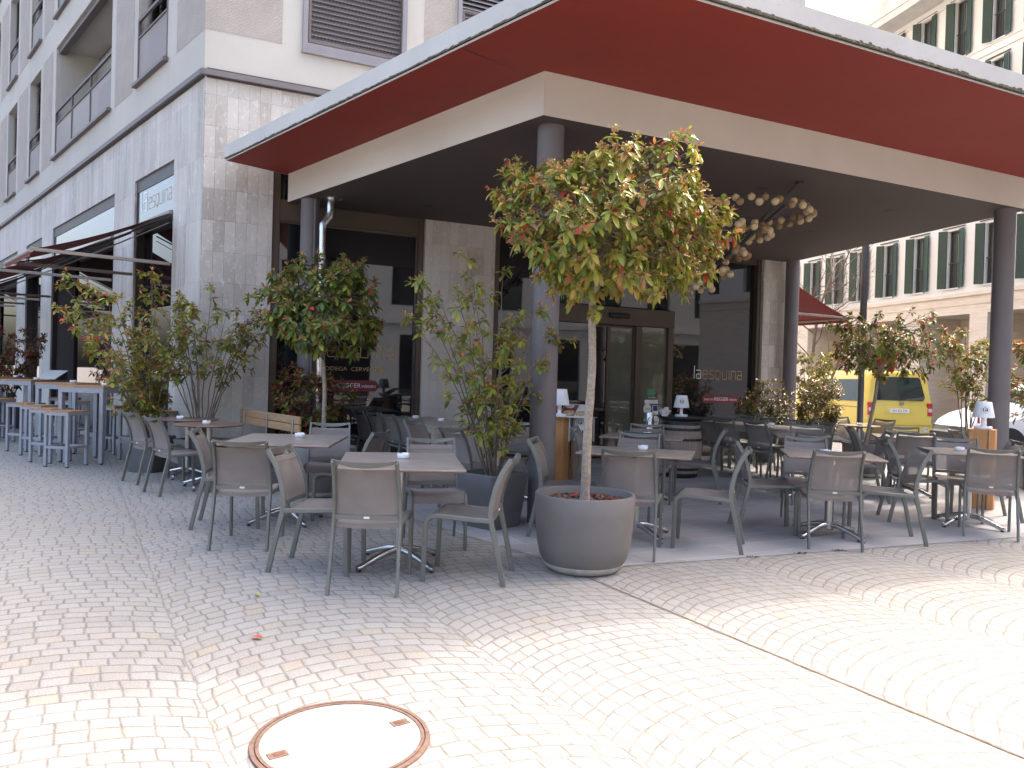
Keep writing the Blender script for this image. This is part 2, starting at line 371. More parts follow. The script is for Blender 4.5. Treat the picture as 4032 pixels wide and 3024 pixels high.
def m_cobble():
    g = NG('cobble'); o = g.co('Object'); sx = g.n('ShaderNodeSeparateXYZ')
    wob = g.n('ShaderNodeTexNoise'); g.l(o, wob.inputs['Vector']); wob.inputs['Scale'].default_value = 7.0; wob.inputs['Detail'].default_value = 2
    wv = g.n('ShaderNodeVectorMath', operation='MULTIPLY_ADD'); g.l(wob.outputs['Color'], wv.inputs[0]); wv.inputs[1].default_value = (0.034, 0.034, 0); g.l(o, wv.inputs[2])
    g.l(wv.outputs[0], sx.inputs[0]); X, Y = sx.outputs[0], sx.outputs[1]
    cu, su = 0.866, 0.5
    U = g.math('SUBTRACT', g.math('ADD', g.math('MULTIPLY', X, cu), g.math('MULTIPLY', Y, su)), 3.20)
    V = g.math('SUBTRACT', g.math('MULTIPLY', Y, cu), g.math('MULTIPLY', X, su))
    W = 1.34; r = 1.12; h = 0.100; sw = 0.118
    k = g.math('FLOOR', g.math('DIVIDE', U, W)); ul = g.math('SUBTRACT', U, g.math('MULTIPLY', g.math('ADD', k, 0.5), W))
    arc = g.math('SQRT', g.math('SUBTRACT', r * r, g.math('MULTIPLY', ul, ul)))
    q = g.math('DIVIDE', g.math('SUBTRACT', g.math('ADD', V, g.math('MULTIPLY', k, 0.041)), arc), h)
    row = g.math('FLOOR', q); fq = g.math('FRACT', q)
    th = g.math('MULTIPLY', g.math('ARCSINE', g.math('DIVIDE', ul, r)), r)
    wn = g.n('ShaderNodeTexWhiteNoise', noise_dimensions='2D'); cv = g.n('ShaderNodeCombineXYZ'); g.l(row, cv.inputs[0]); g.l(k, cv.inputs[1]); g.l(cv.outputs[0], wn.inputs['Vector'])
    ss = g.math('DIVIDE', g.math('ADD', th, g.math('MULTIPLY', wn.outputs['Value'], sw)), sw); colm = g.math('FLOOR', ss); fs = g.math('FRACT', ss)
    dq = g.math('MULTIPLY', g.math('MINIMUM', fq, g.math('SUBTRACT', 1.0, fq)), h); ds = g.math('MULTIPLY', g.math('MINIMUM', fs, g.math('SUBTRACT', 1.0, fs)), sw)
    d = g.math('MINIMUM', dq, ds)
    du = g.math('SUBTRACT', W / 2, g.math('ABSOLUTE', ul)); d = g.math('MINIMUM', d, g.math('ADD', du, 0.002))
    cid = g.n('ShaderNodeCombineXYZ'); g.l(row, cid.inputs[0]); g.l(colm, cid.inputs[1]); g.l(k, cid.inputs[2])
    w3 = g.n('ShaderNodeTexWhiteNoise', noise_dimensions='3D'); g.l(cid.outputs[0], w3.inputs['Vector']); rv = w3.outputs['Value']
    c = g.ramp(rv, [(0.0, (0.262, 0.245, 0.222)), (0.5, (0.29, 0.276, 0.256)), (0.9, (0.30, 0.288, 0.27)), (0.95, (0.31, 0.27, 0.215)), (1.0, (0.285, 0.258, 0.228))])
    gr = g.noise(o, 150, 2, 0.8); c = g.mix(g.ramp(gr, [(0.38, 0.8), (0.52, 0.0)]), c, (0.15, 0.14, 0.125)); c = g.mix(g.ramp(gr, [(0.56, 0.0), (0.68, 0.5)]), c, (0.39, 0.378, 0.358))
    bl = g.noise(o, 0.55, 4, 0.6); c = g.mix(g.ramp(bl, [(0.5, 0.0), (0.75, 0.3)]), c, (0.30, 0.265, 0.22))
    jn = g.noise(o, 9, 4, 0.7)
    jt = g.ramp(d, [(0.002, 1.0), (0.009, 0.0)])
    jc = g.ramp(jn, [(0.38, (0.05, 0.042, 0.035)), (0.62, (0.15, 0.138, 0.122))]); c = g.mix(g.math('MULTIPLY', jt, 0.68), c, jc)
    g.base(c); g.set(0.9)
    hh = g.ramp(d, [(0.0, 0.0), (0.018, 0.85), (0.045, 1.0)]); ht = g.math('ADD', g.math('ADD', hh, g.math('MULTIPLY', rv, 0.35)), g.math('MULTIPLY', g.noise(o, 45, 4, 0.7), 0.5)); g.bump(ht, 0.5, 0.010)
    M['cobble'] = g.m
m_cobble()
def m_pave():
    g = NG('paving_slab'); o = g.co('Object'); b = g.n('ShaderNodeTexBrick'); g.l(g.mapv(o, (1, 1, 1), (0, 0, AZR - math.pi / 2)), b.inputs['Vector']); b.offset = 0.37
    for kk, vv in (('Scale', 1.0), ('Brick Width', 0.95), ('Row Height', 0.30), ('Mortar Size', 0.006), ('Mortar Smooth', 0.2)): b.inputs[kk].default_value = vv
    b.inputs['Color1'].default_value = (0.25, 0.24, 0.24, 1); b.inputs['Color2'].default_value = (0.33, 0.32, 0.32, 1); b.inputs['Mortar'].default_value = (0.42, 0.41, 0.405, 1)
    c = b.outputs['Color']; n = g.noise(o, 80, 3, 0.7); c = g.mix(g.ramp(n, [(0.4, 0.4), (0.6, 0.0)]), c, (0.22, 0.21, 0.212))
    s2 = g.noise(o, 1.6, 6, 0.65); c = g.mix(g.ramp(s2, [(0.5, 0.0), (0.7, 0.45)]), c, (0.25, 0.235, 0.23)); c = g.mix(g.ramp(g.noise(o, 0.7, 5, 0.6), [(0.45, 0.0), (0.65, 0.35)]), c, (0.38, 0.375, 0.375))
    g.base(c); g.set(0.8); g.bump(g.math('SUBTRACT', g.math('MULTIPLY', n, 0.4), b.outputs['Fac']), 0.4, 0.004); M['paving_slab'] = g.m
    g = NG('asphalt'); o = g.co('Object'); n = g.noise(o, 60, 4, 0.7); g.base(g.ramp(n, [(0.3, (0.07, 0.07, 0.072)), (0.7, (0.13, 0.128, 0.126))])); g.set(0.9); g.bump(n, 0.4, 0.006); M['asphalt'] = g.m
    g = NG('sidewalk'); o = g.co('Object'); n = g.noise(o, 30, 4, 0.7); g.base(g.ramp(n, [(0.3, (0.36, 0.345, 0.33)), (0.7, (0.45, 0.435, 0.415))])); g.set(0.9); M['sidewalk'] = g.m
    g = NG('manhole_fill'); o = g.co('Object'); n = g.noise(o, 140, 3, 0.75); c = g.ramp(n, [(0.36, (0.15, 0.142, 0.128)), (0.55, (0.285, 0.272, 0.25)), (0.68, (0.38, 0.365, 0.34))])
    c = g.mix(g.ramp(g.noise(o, 5, 4, 0.6), [(0.58, 0.0), (0.72, 0.5)]), c, (0.38, 0.31, 0.23)); g.base(c); g.set(0.9); g.bump(n, 0.5, 0.004); M['manhole_fill'] = g.m
    simple('rust', (0.15, 0.092, 0.07), 0.85, 0.2, 0.25, 40, 0.4, 90)
m_pave()

# ------------------------------------------------------------------ ground
def gz(x, y):
    # the plaza falls slightly towards the street at the right rear
    d = x * 0.78 + y * 0.62 - 13.2
    return -0.016 * max(0.0, d)
g_ = MB()
xs = sorted(set([-300, -120, -60, -40] + [i * 2.0 for i in range(-14, 25)] + [60, 100, 300])); ys = sorted(set([-300, -100, -40, -20] + [i * 2.0 for i in range(-5, 31)] + [80, 140, 300]))
nx = len(xs); g_.add([(x, y, gz(x, y) if (abs(x) < 70 and abs(y) < 90) else gz(min(60, x), min(80, y))) for y in ys for x in xs], [(j * nx + i, j * nx + i + 1, (j + 1) * nx + i + 1, (j + 1) * nx + i) for j in range(len(ys) - 1) for i in range(nx - 1)])
struct(g_.build('ground', M['cobble']))
# terrace of slabs under the canopy, flush with the cobbles (4 mm sheet)
def gpoly(name, pts, z, mat):
    m = MB(); m.add([(x, y, z + gz(x, y)) for x, y in pts], [tuple(range(len(pts)))]); return struct(m.build(name, mat))
gpoly('pavement', [(0.517, 5.546), (4.94, 7.28), (7.6, 8.32), (7.0, 10.7), (5.75, 14.9), FR(10.6, -0.05, 0)[:2], FR(0.9, -0.05, 0)[:2], (-3.35, 10.35)], 0.004, M['paving_slab'])
# street along the white house
WB = np.array([16.9, 34.0]); WD = np.array([math.sin(rad(-12.8)), math.cos(rad(-12.8))]); WN = np.array([-WD[1], WD[0]])   # WN points to the street (left)
def FW(t, o, z): p = WB + t * WD + o * WN; return (p[0], p[1], z)
def strip(name, o0, o1, t0, t1, z, mat):
    m = MB(); n = 30
    for i in range(n):
        a = t0 + (t1 - t0) * i / n; b = t0 + (t1 - t0) * (i + 1) / n
        q = [FW(a, o0, 0), FW(b, o0, 0), FW(b, o1, 0), FW(a, o1, 0)]
        m.quad(*[(x, y, z + gz(x, y)) for x, y, _ in q])
    return struct(m.build(name, mat))
strip('road', 3.6, 9.0, -34, 30, 0.006, M['asphalt'])
k_ = MB()
for i in range(32):
    a = -34 + 2 * i; b = a + 2
    for o0, o1, h0 in ((3.42, 3.6, 0.12),):
        P = [FW(a, o0, 0), FW(b, o0, 0), FW(b, o1, 0), FW(a, o1, 0)]
        zz = [gz(p[0], p[1]) for p in P]
        k_.add([(p[0], p[1], z) for p, z in zip(P, zz)] + [(p[0], p[1], z + h0) for p, z in zip(P, zz)], [(4, 5, 6, 7), (0, 1, 5, 4), (2, 3, 7, 6), (1, 2, 6, 5), (3, 0, 4, 7)])
struct(k_.build('kerb', M['sidewalk']))
strip('sidewalk', 0.0, 3.42, -34, 30, 0.10, M['sidewalk'])

# expansion joint in the paving: dark, partly weedy gap
jm = MB(); pj = []
for i in range(41):
    t = i / 40; x = 0.56 + 1.50 * t; y = 5.36 - 2.60 * t
    ww = 0.0045 + 0.006 * abs(math.sin(i * 1.7)) * random.random(); pj.append((x + random.uniform(-.004, .004), y, ww))
for a, b in zip(pj[:-1], pj[1:]): jm.quad((a[0] - a[2], a[1], 0.003), (a[0] + a[2], a[1], 0.003), (b[0] + b[2], b[1], 0.003), (b[0] - b[2], b[1], 0.003))
simple('joint_dirt', (0.12, 0.085, 0.05), 1.0, 0, 0.5, 30); struct(jm.build('paving_joint', M['joint_dirt']))

# manhole
mh = thing('manhole_cover', 'round manhole cover with rusty iron rim and granite filling in the cobbles', 'manhole', (-0.61, 2.885, 0), -35)
MB().lathe([(0.30, 0.0), (0.30, 0.006), (0.0001, 0.006)], 64).build('infill', M['manhole_fill'], mh)
MB().lathe([(0.300, 0.0), (0.300, 0.009), (0.313, 0.009), (0.313, 0.003), (0.318, 0.003), (0.318, 0.009), (0.334, 0.008), (0.336, 0.0)], 72).build('rim', M['rust'], mh)
for sx in (-1, 1):
    MB().box(sx * 0.245 - 0.035, sx * 0.245 + 0.035, -0.022, 0.022, 0.0, 0.0085).build('key_plate', M['rust'], mh)
    MB().box(sx * 0.24 - 0.020, sx * 0.24 + 0.020, -0.012, 0.012, 0.0086, 0.0095).build('key_slot', M['key_rust'], mh)

# ------------------------------------------------------------------ lettering
def glyphs():
    # squarish rounded stroke letters on a unit grid (width, polylines)
    return {
     'l': (0.18, [[(0.09, 0), (0.09, 1.25)]]),
     'a': (0.72, [[(0.08, 0.85), (0.52, 0.85), (0.62, 0.75), (0.62, 0.0), (0.16, 0.0), (0.06, 0.1), (0.06, 0.35), (0.16, 0.45), (0.62, 0.45)]]),
     'e': (0.72, [[(0.62, 0.0), (0.16, 0.0), (0.06, 0.1), (0.06, 0.75), (0.16, 0.85), (0.52, 0.85), (0.62, 0.75), (0.62, 0.45), (0.06, 0.45)]]),
     's': (0.68, [[(0.60, 0.85), (0.16, 0.85), (0.06, 0.75), (0.06, 0.53), (0.16, 0.45), (0.50, 0.42), (0.60, 0.34), (0.60, 0.1), (0.50, 0.0), (0.06, 0.0)]]),
     'q': (0.74, [[(0.52, 0.0), (0.16, 0.0), (0.06, 0.1), (0.06, 0.75), (0.16, 0.85), (0.54, 0.85), (0.64, 0.75), (0.64, 0.1), (0.54, 0.0), (0.40, 0.0)], [(0.44, 0.16), (0.44, -0.2)]]),
     'u': (0.74, [[(0.06, 0.85), (0.06, 0.1), (0.16, 0.0), (0.64, 0.0), (0.64, 0.85)]]),
     'i': (0.20, [[(0.09, 0), (0.09, 0.85)]]),
     'n': (0.74, [[(0.06, 0.0), (0.06, 0.85), (0.54, 0.85), (0.64, 0.75), (0.64, 0.0)]]),
    }
GL = glyphs()
def stroke_word(word, T, height, stroke, depth=0.003):
    """T(u,o,z) -> world; letters start at u=0, baseline z=0"""
    m = MB(); x = 0.0; k = height
    for ch in word:
        wdt, lines = GL[ch]
        for ln in lines:
            P = [(x + a * k, b * k) for a, b in ln]
            for i in range(len(P)):
                pass
            for (a, b), (c, d) in zip(P[:-1], P[1:]):
                dx, dz = c - a, d - b; ll = math.hypot(dx, dz) or 1; ex, ez = dx / ll * stroke / 2, dz / ll * stroke / 2; nx_, nz_ = -dz / ll * stroke / 2, dx / ll * stroke / 2
                q = [(a - ex + nx_, b - ez + nz_), (a - ex - nx_, b - ez - nz_), (c + ex - nx_, d + ez - nz_), (c + ex + nx_, d + ez + nz_)]
                m.add([T(u, depth, z) for u, z in q], [(0, 1, 2, 3)])
        x += (wdt + 0.12) * k
    return m, x
def text_mesh(name, body, size, T, mat, parent, off=0.004, align='CENTER', sx=1.0):
    cu = bpy.data.curves.new(name, 'FONT'); cu.body = body; cu.size = size; cu.align_x = align; cu.align_y = 'CENTER'; cu.resolution_u = 3
    o = bpy.data.objects.new(name, cu); COL.objects.link(o)
    dg = bpy.context.evaluated_depsgraph_get(); me0 = bpy.data.meshes.new_from_object(o.evaluated_get(dg))
    vs = [T(v.co.x * sx, off, v.co.y) for v in me0.vertices]; fs = [tuple(p.vertices) for p in me0.polygons]
    bpy.data.objects.remove(o); m = MB(); m.add(vs, fs); return m.build(name, mat, parent)

# ------------------------------------------------------------------ corner building
BH = 41.0  # unseen upper storeys made this tall so they shade the left foreground
bld = thing('corner_building', 'beige corner building with stone clad ground floor and shop windows', 'building', (CN[0], CN[1], 0))
bld.location = (0, 0, 0)
def wall_holes(m, F, u0, u1, z0, z1, holes, o=0.0, depth=0.3, flip=False):
    us = sorted(set([u0, u1] + [h[0] for h in holes] + [h[1] for h in holes])); zs = sorted(set([z0, z1] + [h[2] for h in holes] + [h[3] for h in holes]))
    us = [u for u in us if u0 <= u <= u1]; zs = [z for z in zs if z0 <= z <= z1]
    for a, b in zip(us[:-1], us[1:]):
        for c, d in zip(zs[:-1], zs[1:]):
            if any(h[0] - 1e-6 <= a and b <= h[1] + 1e-6 and h[2] - 1e-6 <= c and d <= h[3] + 1e-6 for h in holes): continue
            q = [F(a, o, c), F(b, o, c), F(b, o, d), F(a, o, d)]
            m.quad(*(q[::-1] if flip else q))
    for h in holes:
        a, b, c, d = h[:4]; dp = h[4] if len(h) > 4 else depth
        for q in ([F(a, o, c), F(a, o, d), F(a, o - dp, d), F(a, o - dp, c)], [F(b, o, d), F(b, o, c), F(b, o - dp, c), F(b, o - dp, d)], [F(a, o, d), F(b, o, d), F(b, o - dp, d), F(a, o - dp, d)], [F(b, o, c), F(a, o, c), F(a, o - dp, c), F(b, o - dp, c)]):
            m.quad(*(q[::-1] if flip else q))
ZL0, ZL1 = 5.40, 5.475
FLO = 3.22
nfl = 11
upL, upR = [], []
pat = [(1.57, 3.09, 'narrow'), (4.72, 9.42, 'wide'), (11.10, 12.50, 'narrow'), (14.30, 15.72, 'narrow'), (17.4, 22.1, 'wide'), (23.8, 25.2, 'narrow'), (27.0, 28.4, 'narrow'), (30.2, 34.9, 'wide')]
patR = [(1.30, 2.80), (3.66, 5.16), (6.6, 8.1), (8.9, 10.1)]
for fl in range(nfl):
    z0 = 6.05 + FLO * fl; z1 = z0 + 2.55
    for a, b, t in pat: upL.append((a, b, z0, z1, 0.95 if t == 'wide' else 0.28))
    for a, b in patR: upR.append((a, b, z0 - 0.06, z1, 0.2))
UL, UR = 38.0, 10.95
wl = MB()
wall_holes(wl, FL, -0.0149, UL, ZL1, BH, upL, 0.02, flip=True); wall_holes(wl, FR, -0.0149, UR, ZL1, BH, upR, 0.02)
# close the volume: far ends, back, roof
bk = [CN + UL * L2, CN + UL * L2 - 12 * NL, CN + UR * R2 - 26 * NR, CN + UR * R2]
for a, b in zip(bk[:-1], bk[1:]): wl.quad((a[0], a[1], -0.5), (b[0], b[1], -0.5), (b[0], b[1], BH), (a[0], a[1], BH))
P_ = [CN + UR * R2, CN] ; 
wl.add([(p[0], p[1], BH) for p in [CN] + bk], [(0, 1, 2, 3, 4)])
wl.build('wall', M['plaster'], bld, uv=True)
# backing so that nothing shows through openings (dark rooms)
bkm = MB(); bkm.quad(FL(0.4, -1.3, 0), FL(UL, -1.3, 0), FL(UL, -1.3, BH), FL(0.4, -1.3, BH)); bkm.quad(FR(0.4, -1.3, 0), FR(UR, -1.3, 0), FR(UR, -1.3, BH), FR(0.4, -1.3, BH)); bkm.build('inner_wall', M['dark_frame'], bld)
# ribbed render panels between windows (2 mm proud)
for fl in range(2):
    z0 = 6.03 + FLO * fl; z1 = z0 + 2.6
    pm = MB(); c0 = 0.0
    pm.quad(FR(-0.0175, 0.0235, z0), FR(1.0, 0.0235, z0), FR(1.0, 0.0235, z1), FR(-0.0175, 0.0235, z1)); pm.quad(FL(-0.0175, 0.0235, z0), FL(1.14, 0.0235, z0), FL(1.14, 0.0235, z1), FL(-0.0175, 0.0235, z1)); pm.build('render_panel', M['ribbed_plaster'], bld, uv=True)
    for a, b in ((3.32, 4.44), (9.75, 10.85), (12.75, 14.05), (15.95, 17.1)):
        MB().quad(FL(a, 0.0235, z0), FL(b, 0.0235, z0), FL(b, 0.0235, z1), FL(a, 0.0235, z1)).build('render_panel', M['ribbed_plaster'], bld, uv=True)
    MB().quad(FR(3.10, 0.0235, z0), FR(3.62, 0.0235, z0), FR(3.62, 0.0235, z1), FR(3.10, 0.0235, z1)).build('render_panel', M['ribbed_plaster'], bld, uv=True)
# ledge above the ground floor
lm = MB()
for F, U in ((FL, UL), (FR, UR)):
    lm.box(-0.0, U, 0.0, 0.075, ZL0, ZL1, F)
lm.prism([tuple(CN), tuple(CN + 0.075 * NL), tuple((CN + 0.075 * NL + CN + 0.075 * NR) / 2 + (NL + NR) * 0.012), tuple(CN + 0.075 * NR)], ZL0, ZL1)
lm.build('ledge', M['ledge_metal'], bld)
lm = MB()
for F, U in ((FL, UL), (FR, UR)): lm.box(0.02, U, 0.0, 0.035, ZL1, ZL1 + 0.03, F); lm.box(0.02, U, 0.0, 0.03, ZL0 - 0.02, ZL0, F)
lm.build('ledge_flashing', M['dark_frame'], bld)
# stone cladding ground floor
shopL = [(1.20, 3.15, 0.08, 4.49), (4.38, 9.50, 0.08, 4.49), (10.70, 12.65, 0.08, 4.44), (13.92, 19.0, 0.08, 4.44), (20.3, 22.2, 0.08, 4.44), (23.5, 28.6, 0.08, 4.44)]
sm = MB(); wall_holes(sm, FL, 0, UL, -0.3, ZL0, shopL, 0.0, 0.22, flip=True); sm.build('stone_cladding', M['stone_striped'], bld, uv=True)
shopR = [(0.93, 3.22, -0.3, 4.6), (4.41, 10.12, -0.3, 4.6)]
sm = MB(); wall_holes(sm, FR, 0, UR, -0.3, ZL0, shopR, 0.0, 0.25); sm.build('stone_cladding', M['stone_cladding'], bld, uv=True)
# far (third) side of the ground floor
E3 = CN + UR * R2
def F3(u, o, z): p = E3 - u * NR + o * R2; return (p[0], p[1], z)
sm = MB(); wall_holes(sm, F3, 0, 24, -0.5, ZL0, [(1.3, 3.4, 0, 3.7), (5, 8, 0, 3.7)], 0.004, 0.2); sm.build('stone_cladding', M['stone_cladding'], bld, uv=True)
MB().quad(F3(1.3, -0.19, 0), F3(3.4, -0.19, 0), F3(3.4, -0.19, 3.7), F3(1.3, -0.19, 3.7)).build('shop_pane', M['glass_dark'], bld)

def frame_boxes(m, F, a, b, c, d, t, o0, o1):
    m.box(a, b, o0, o1, d - t, d, F); m.box(a, b, o0, o1, c, c + t, F); m.box(a, a + t, o0, o1, c + t, d - t, F); m.box(b - t, b, o0, o1, c + t, d - t, F)
# left shop windows: frame > pane, sign pane above
for i, (a, b, c, d) in enumerate(shopL):
    fr = MB(); frame_boxes(fr, FL, a, b, c, d, 0.05, -0.2, -0.03)
    fr.box(a + 0.05, b - 0.05, -0.19, -0.035, 3.62, 3.74, FL); fr.box(a + 0.05, b - 0.05, -0.185, -0.03, d - 0.20, d - 0.05, FL)
    f = fr.build('shop_window', M['dark_frame'], bld)
    if b - a > 4:
        pl = MB(); pl.box(b - 1.75, b - 0.07, -0.16, -0.112, c + 0.07, 3.62, FL); pl.build('dark_panel', M['panel_black'], f)
        MB().quad(FL(a + 0.07, -0.15, c + 0.07), FL(b - 1.75, -0.15, c + 0.07), FL(b - 1.75, -0.15, 3.62), FL(a + 0.07, -0.15, 3.62)).build('pane', M['glass_dark'], f)
    else:
        MB().quad(FL(a + 0.07, -0.15, c + 0.07), FL(b - 0.07, -0.15, c + 0.07), FL(b - 0.07, -0.15, 3.62), FL(a + 0.07, -0.15, 3.62)).build('pane', M['glass_dark'], f)
    sp = MB(); sp.box(a + 0.07, b - 0.07, -0.10, -0.04, 3.76, d - 0.19, FL); s_ = sp.build('sign_pane', M['glass_blue'], f, bevel=0.006)
    if i == 0:
        def TS(u, o, z): return FL(b - 0.24 - u, -0.04 + o, 3.94 + z)
        mm, xx = stroke_word('la', TS, 0.34, 0.022); mm.build('lettering', M['ink_white'], s_)
        def TS2(u, o, z): return FL(b - 0.24 - xx - u, -0.04 + o, 3.94 + z)
        mm, _x2 = stroke_word('esquina', TS2, 0.215, 0.012); mm.build('lettering', M['gold_letter'], s_)

# right shop front ------------------------------------------------------------
ww = MB(); ww.box(0.935, 1.04, -0.22, -0.06, 0, 4.5, FR); ww.box(3.135, 3.215, -0.22, -0.06, 0, 4.5, FR); ww.box(1.04, 3.135, -0.22, -0.075, 3.55, 3.86, FR); ww.box(1.04, 3.135, -0.22, -0.075, 0, 0.32, FR); ww.box(1.04, 3.135, -0.22, -0.09, 4.4, 4.5, FR)
f1 = ww.build('shop_window', M['bronze_frame'], bld, bevel=0.004)
MB().quad(FR(1.04, -0.17, 0.32), FR(3.135, -0.17, 0.32), FR(3.135, -0.17, 3.55), FR(1.04, -0.17, 3.55)).build('pane', M['glass_dark'], f1)
MB().quad(FR(1.04, -0.17, 3.86), FR(3.135, -0.17, 3.86), FR(3.135, -0.17, 4.4), FR(1.04, -0.17, 4.4)).build('pane', M['glass_dark'], f1)
bd = MB(); frame_boxes(bd, FR, 1.04, 3.135, 0.32, 3.55, 0.018, -0.172, -0.13); bd.build('glazing_bead', M['rail_brown'], f1)
# letters on the first window
def place(u0, z0, off=-0.17): return lambda u, o, z: FR(u0 + u, off + o, z0 + z)
mm, xx = stroke_word('la', place(1.55, 1.62), 0.20, 0.014); mm.build('lettering', M['ink_white'], f1)
mm, _ = stroke_word('esquina', place(1.55 + xx, 1.62), 0.20, 0.012); mm.build('lettering', M['gold_letter'], f1)
text_mesh('lettering', 'BODEGA  CERVECERIA', 0.085, place(2.2, 1.44), M['gold_letter'], f1, sx=1.15)
def pill(u0, u1, z, h, par, ts):
    n = 10; r = h / 2; P = [(u1 - r + r * math.cos(q), z + r * math.sin(q)) for q in [-math.pi / 2 + math.pi * i / n for i in range(n + 1)]] + [(u0 + r - r * math.cos(q), z - r * math.sin(q)) for q in [-math.pi / 2 + math.pi * i / n for i in range(n + 1)]]
    m = MB(); m.add([FR(u, -0.166, zz) for u, zz in P], [tuple(range(len(P)))]); pp = m.build('shop_sign', M['sign_red'], par)
    c = (u0 + u1) / 2; wd = u1 - u0
    text_mesh('lettering', 'SHOP MIT', ts * 0.5, place(u0 + wd * 0.19, z - 0.01), M['ink_white'], pp, 0.008)
    text_mesh('lettering', 'RIEGGER', ts * 0.86, place(u0 + wd * 0.52, z), M['ink_white'], pp, 0.008, sx=0.95)
    text_mesh('lettering', 'WEINEN', ts * 0.5, place(u0 + wd * 0.84, z - 0.01), M['ink_white'], pp, 0.008)
pill(1.62, 2.58, 1.19, 0.17, f1, 0.115)
# entrance part: door frame with two sliding leaves, side lights, glass over and beside
ew = MB()
ew.box(4.42, 4.52, -0.24, -0.06, 0, 4.5, FR); ew.box(10.03, 10.11, -0.24, -0.06, 0, 4.5, FR); ew.box(4.52, 10.03, -0.24, -0.085, 3.70, 4.5, FR); ew.box(5.45, 5.555, -0.24, -0.085, 0, 3.70, FR); ew.box(8.05, 10.03, -0.24, -0.1, 0, 0.08, FR); ew.box(4.52, 5.45, -0.24, -0.1, 0, 0.08, FR)
f2 = ew.build('shop_window', M['bronze_frame'], bld, bevel=0.004)
MB().quad(FR(8.05, -0.17, 0.08), FR(10.03, -0.17, 0.08), FR(10.03, -0.17, 3.70), FR(8.05, -0.17, 3.70)).build('pane', M['glass_dark'], f2)
MB().quad(FR(4.52, -0.17, 0.08), FR(5.45, -0.17, 0.08), FR(5.45, -0.17, 3.70), FR(4.52, -0.17, 3.70)).build('pane', M['glass_dark'], f2)
MB().quad(FR(5.555, -0.171, 2.70), FR(8.05, -0.171, 2.70), FR(8.05, -0.171, 3.70), FR(5.555, -0.171, 3.70)).build('pane', M['glass_dark'], f2)
mm, xx = stroke_word('la', place(8.62, 1.46), 0.185, 0.013); mm.build('lettering', M['ink_white'], f2)
mm, _ = stroke_word('esquina', place(8.62 + xx, 1.46), 0.185, 0.012); mm.build('lettering', M['gold_letter'], f2)
pill(8.83, 9.72, 1.075, 0.15, f2, 0.105)
dm = MB(); dm.box(5.56, 8.045, -0.20, -0.02, 2.36, 2.67, FR); dm.box(5.56, 5.62, -0.2, -0.04, 0, 2.36, FR); dm.box(7.93, 8.045, -0.2, -0.04, 0, 2.36, FR); dm.box(6.30, 6.36, -0.2, -0.06, 0, 2.36, FR); dm.box(7.24, 7.37, -0.2, -0.06, 0, 2.36, FR)
door = dm.build('door', M['bronze_frame'], bld, bevel=0.005)
for a, b, gm in ((5.62, 6.30, 'glass_dark'), (7.37, 7.93, 'glass_door')):
    MB().quad(FR(a, -0.11, 0.05), FR(b, -0.11, 0.05), FR(b, -0.11, 2.36), FR(a, -0.11, 2.36)).build('side_light', M[gm], door)
for a, b, gm in ((6.36, 6.70, 'glass_dark'), (6.70, 7.24, 'glass_door')):
    lf = MB(); frame_boxes(lf, FR, a, b, 0.03, 2.35, 0.035, -0.155, -0.115); lfo = lf.build('door_leaf', M['bronze_frame'], door)
    MB().quad(FR(a + 0.03, -0.14, 0.06), FR(b - 0.03, -0.14, 0.06), FR(b - 0.03, -0.14, 2.32), FR(a + 0.03, -0.14, 2.32)).build('pane', M[gm], lfo)
sn = MB(); sn.tube([FR(6.62, 0.0, 2.52), FR(7.02, 0.0, 2.52)], 0.045, 10, ry=0.045); sn.build('door_sensor', M['black_rubber'], door, smooth=40)
def disc(u, z, r, off, mat, par, name='sticker', n=24):
    m = MB(); m.add([FR(u + r * math.cos(2 * math.pi * i / n), off, z + r * 1.1 * math.sin(2 * math.pi * i / n)) for i in range(n)], [tuple(range(n))]); return m.build(name, mat, par)
def rect(u0, u1, z0, z1, off, mat, par, name='sticker'): return MB().quad(FR(u0, off, z0), FR(u1, off, z0), FR(u1, off, z1), FR(u0, off, z1)).build(name, mat, par)
O_ = -0.105
rect(7.54, 7.70, 1.12, 1.24, O_, M['sticker_green'], door); rect(7.56, 7.72, 1.085, 1.095, O_, M['ink_white'], door); rect(7.49, 7.78, 0.975, 1.045, O_, M['ink_white'], door)
disc(7.55, 0.88, 0.085, O_, M['ink_white'], door); disc(7.55, 0.73, 0.065, O_, M['sticker_green'], door); rect(7.48, 7.62, 0.665, 0.695, O_ + 0.002, M['sticker_yellow'], door); rect(7.66, 7.79, 0.78, 0.95, O_, M['ink_white'], door); rect(7.675, 7.775, 0.845, 0.94, O_ + 0.002, M['sticker_blue'], door)
s4 = disc(7.73, 0.665, 0.085, O_, M['ink_white'], door); text_mesh('lettering', '4.8', 0.06, place(7.73, 0.64, O_), M['ink_dark'], s4, 0.003)
text_mesh('lettering', 'GUEST', 0.035, place(7.55, 0.88, O_), M['ink_dark'], door, 0.003)

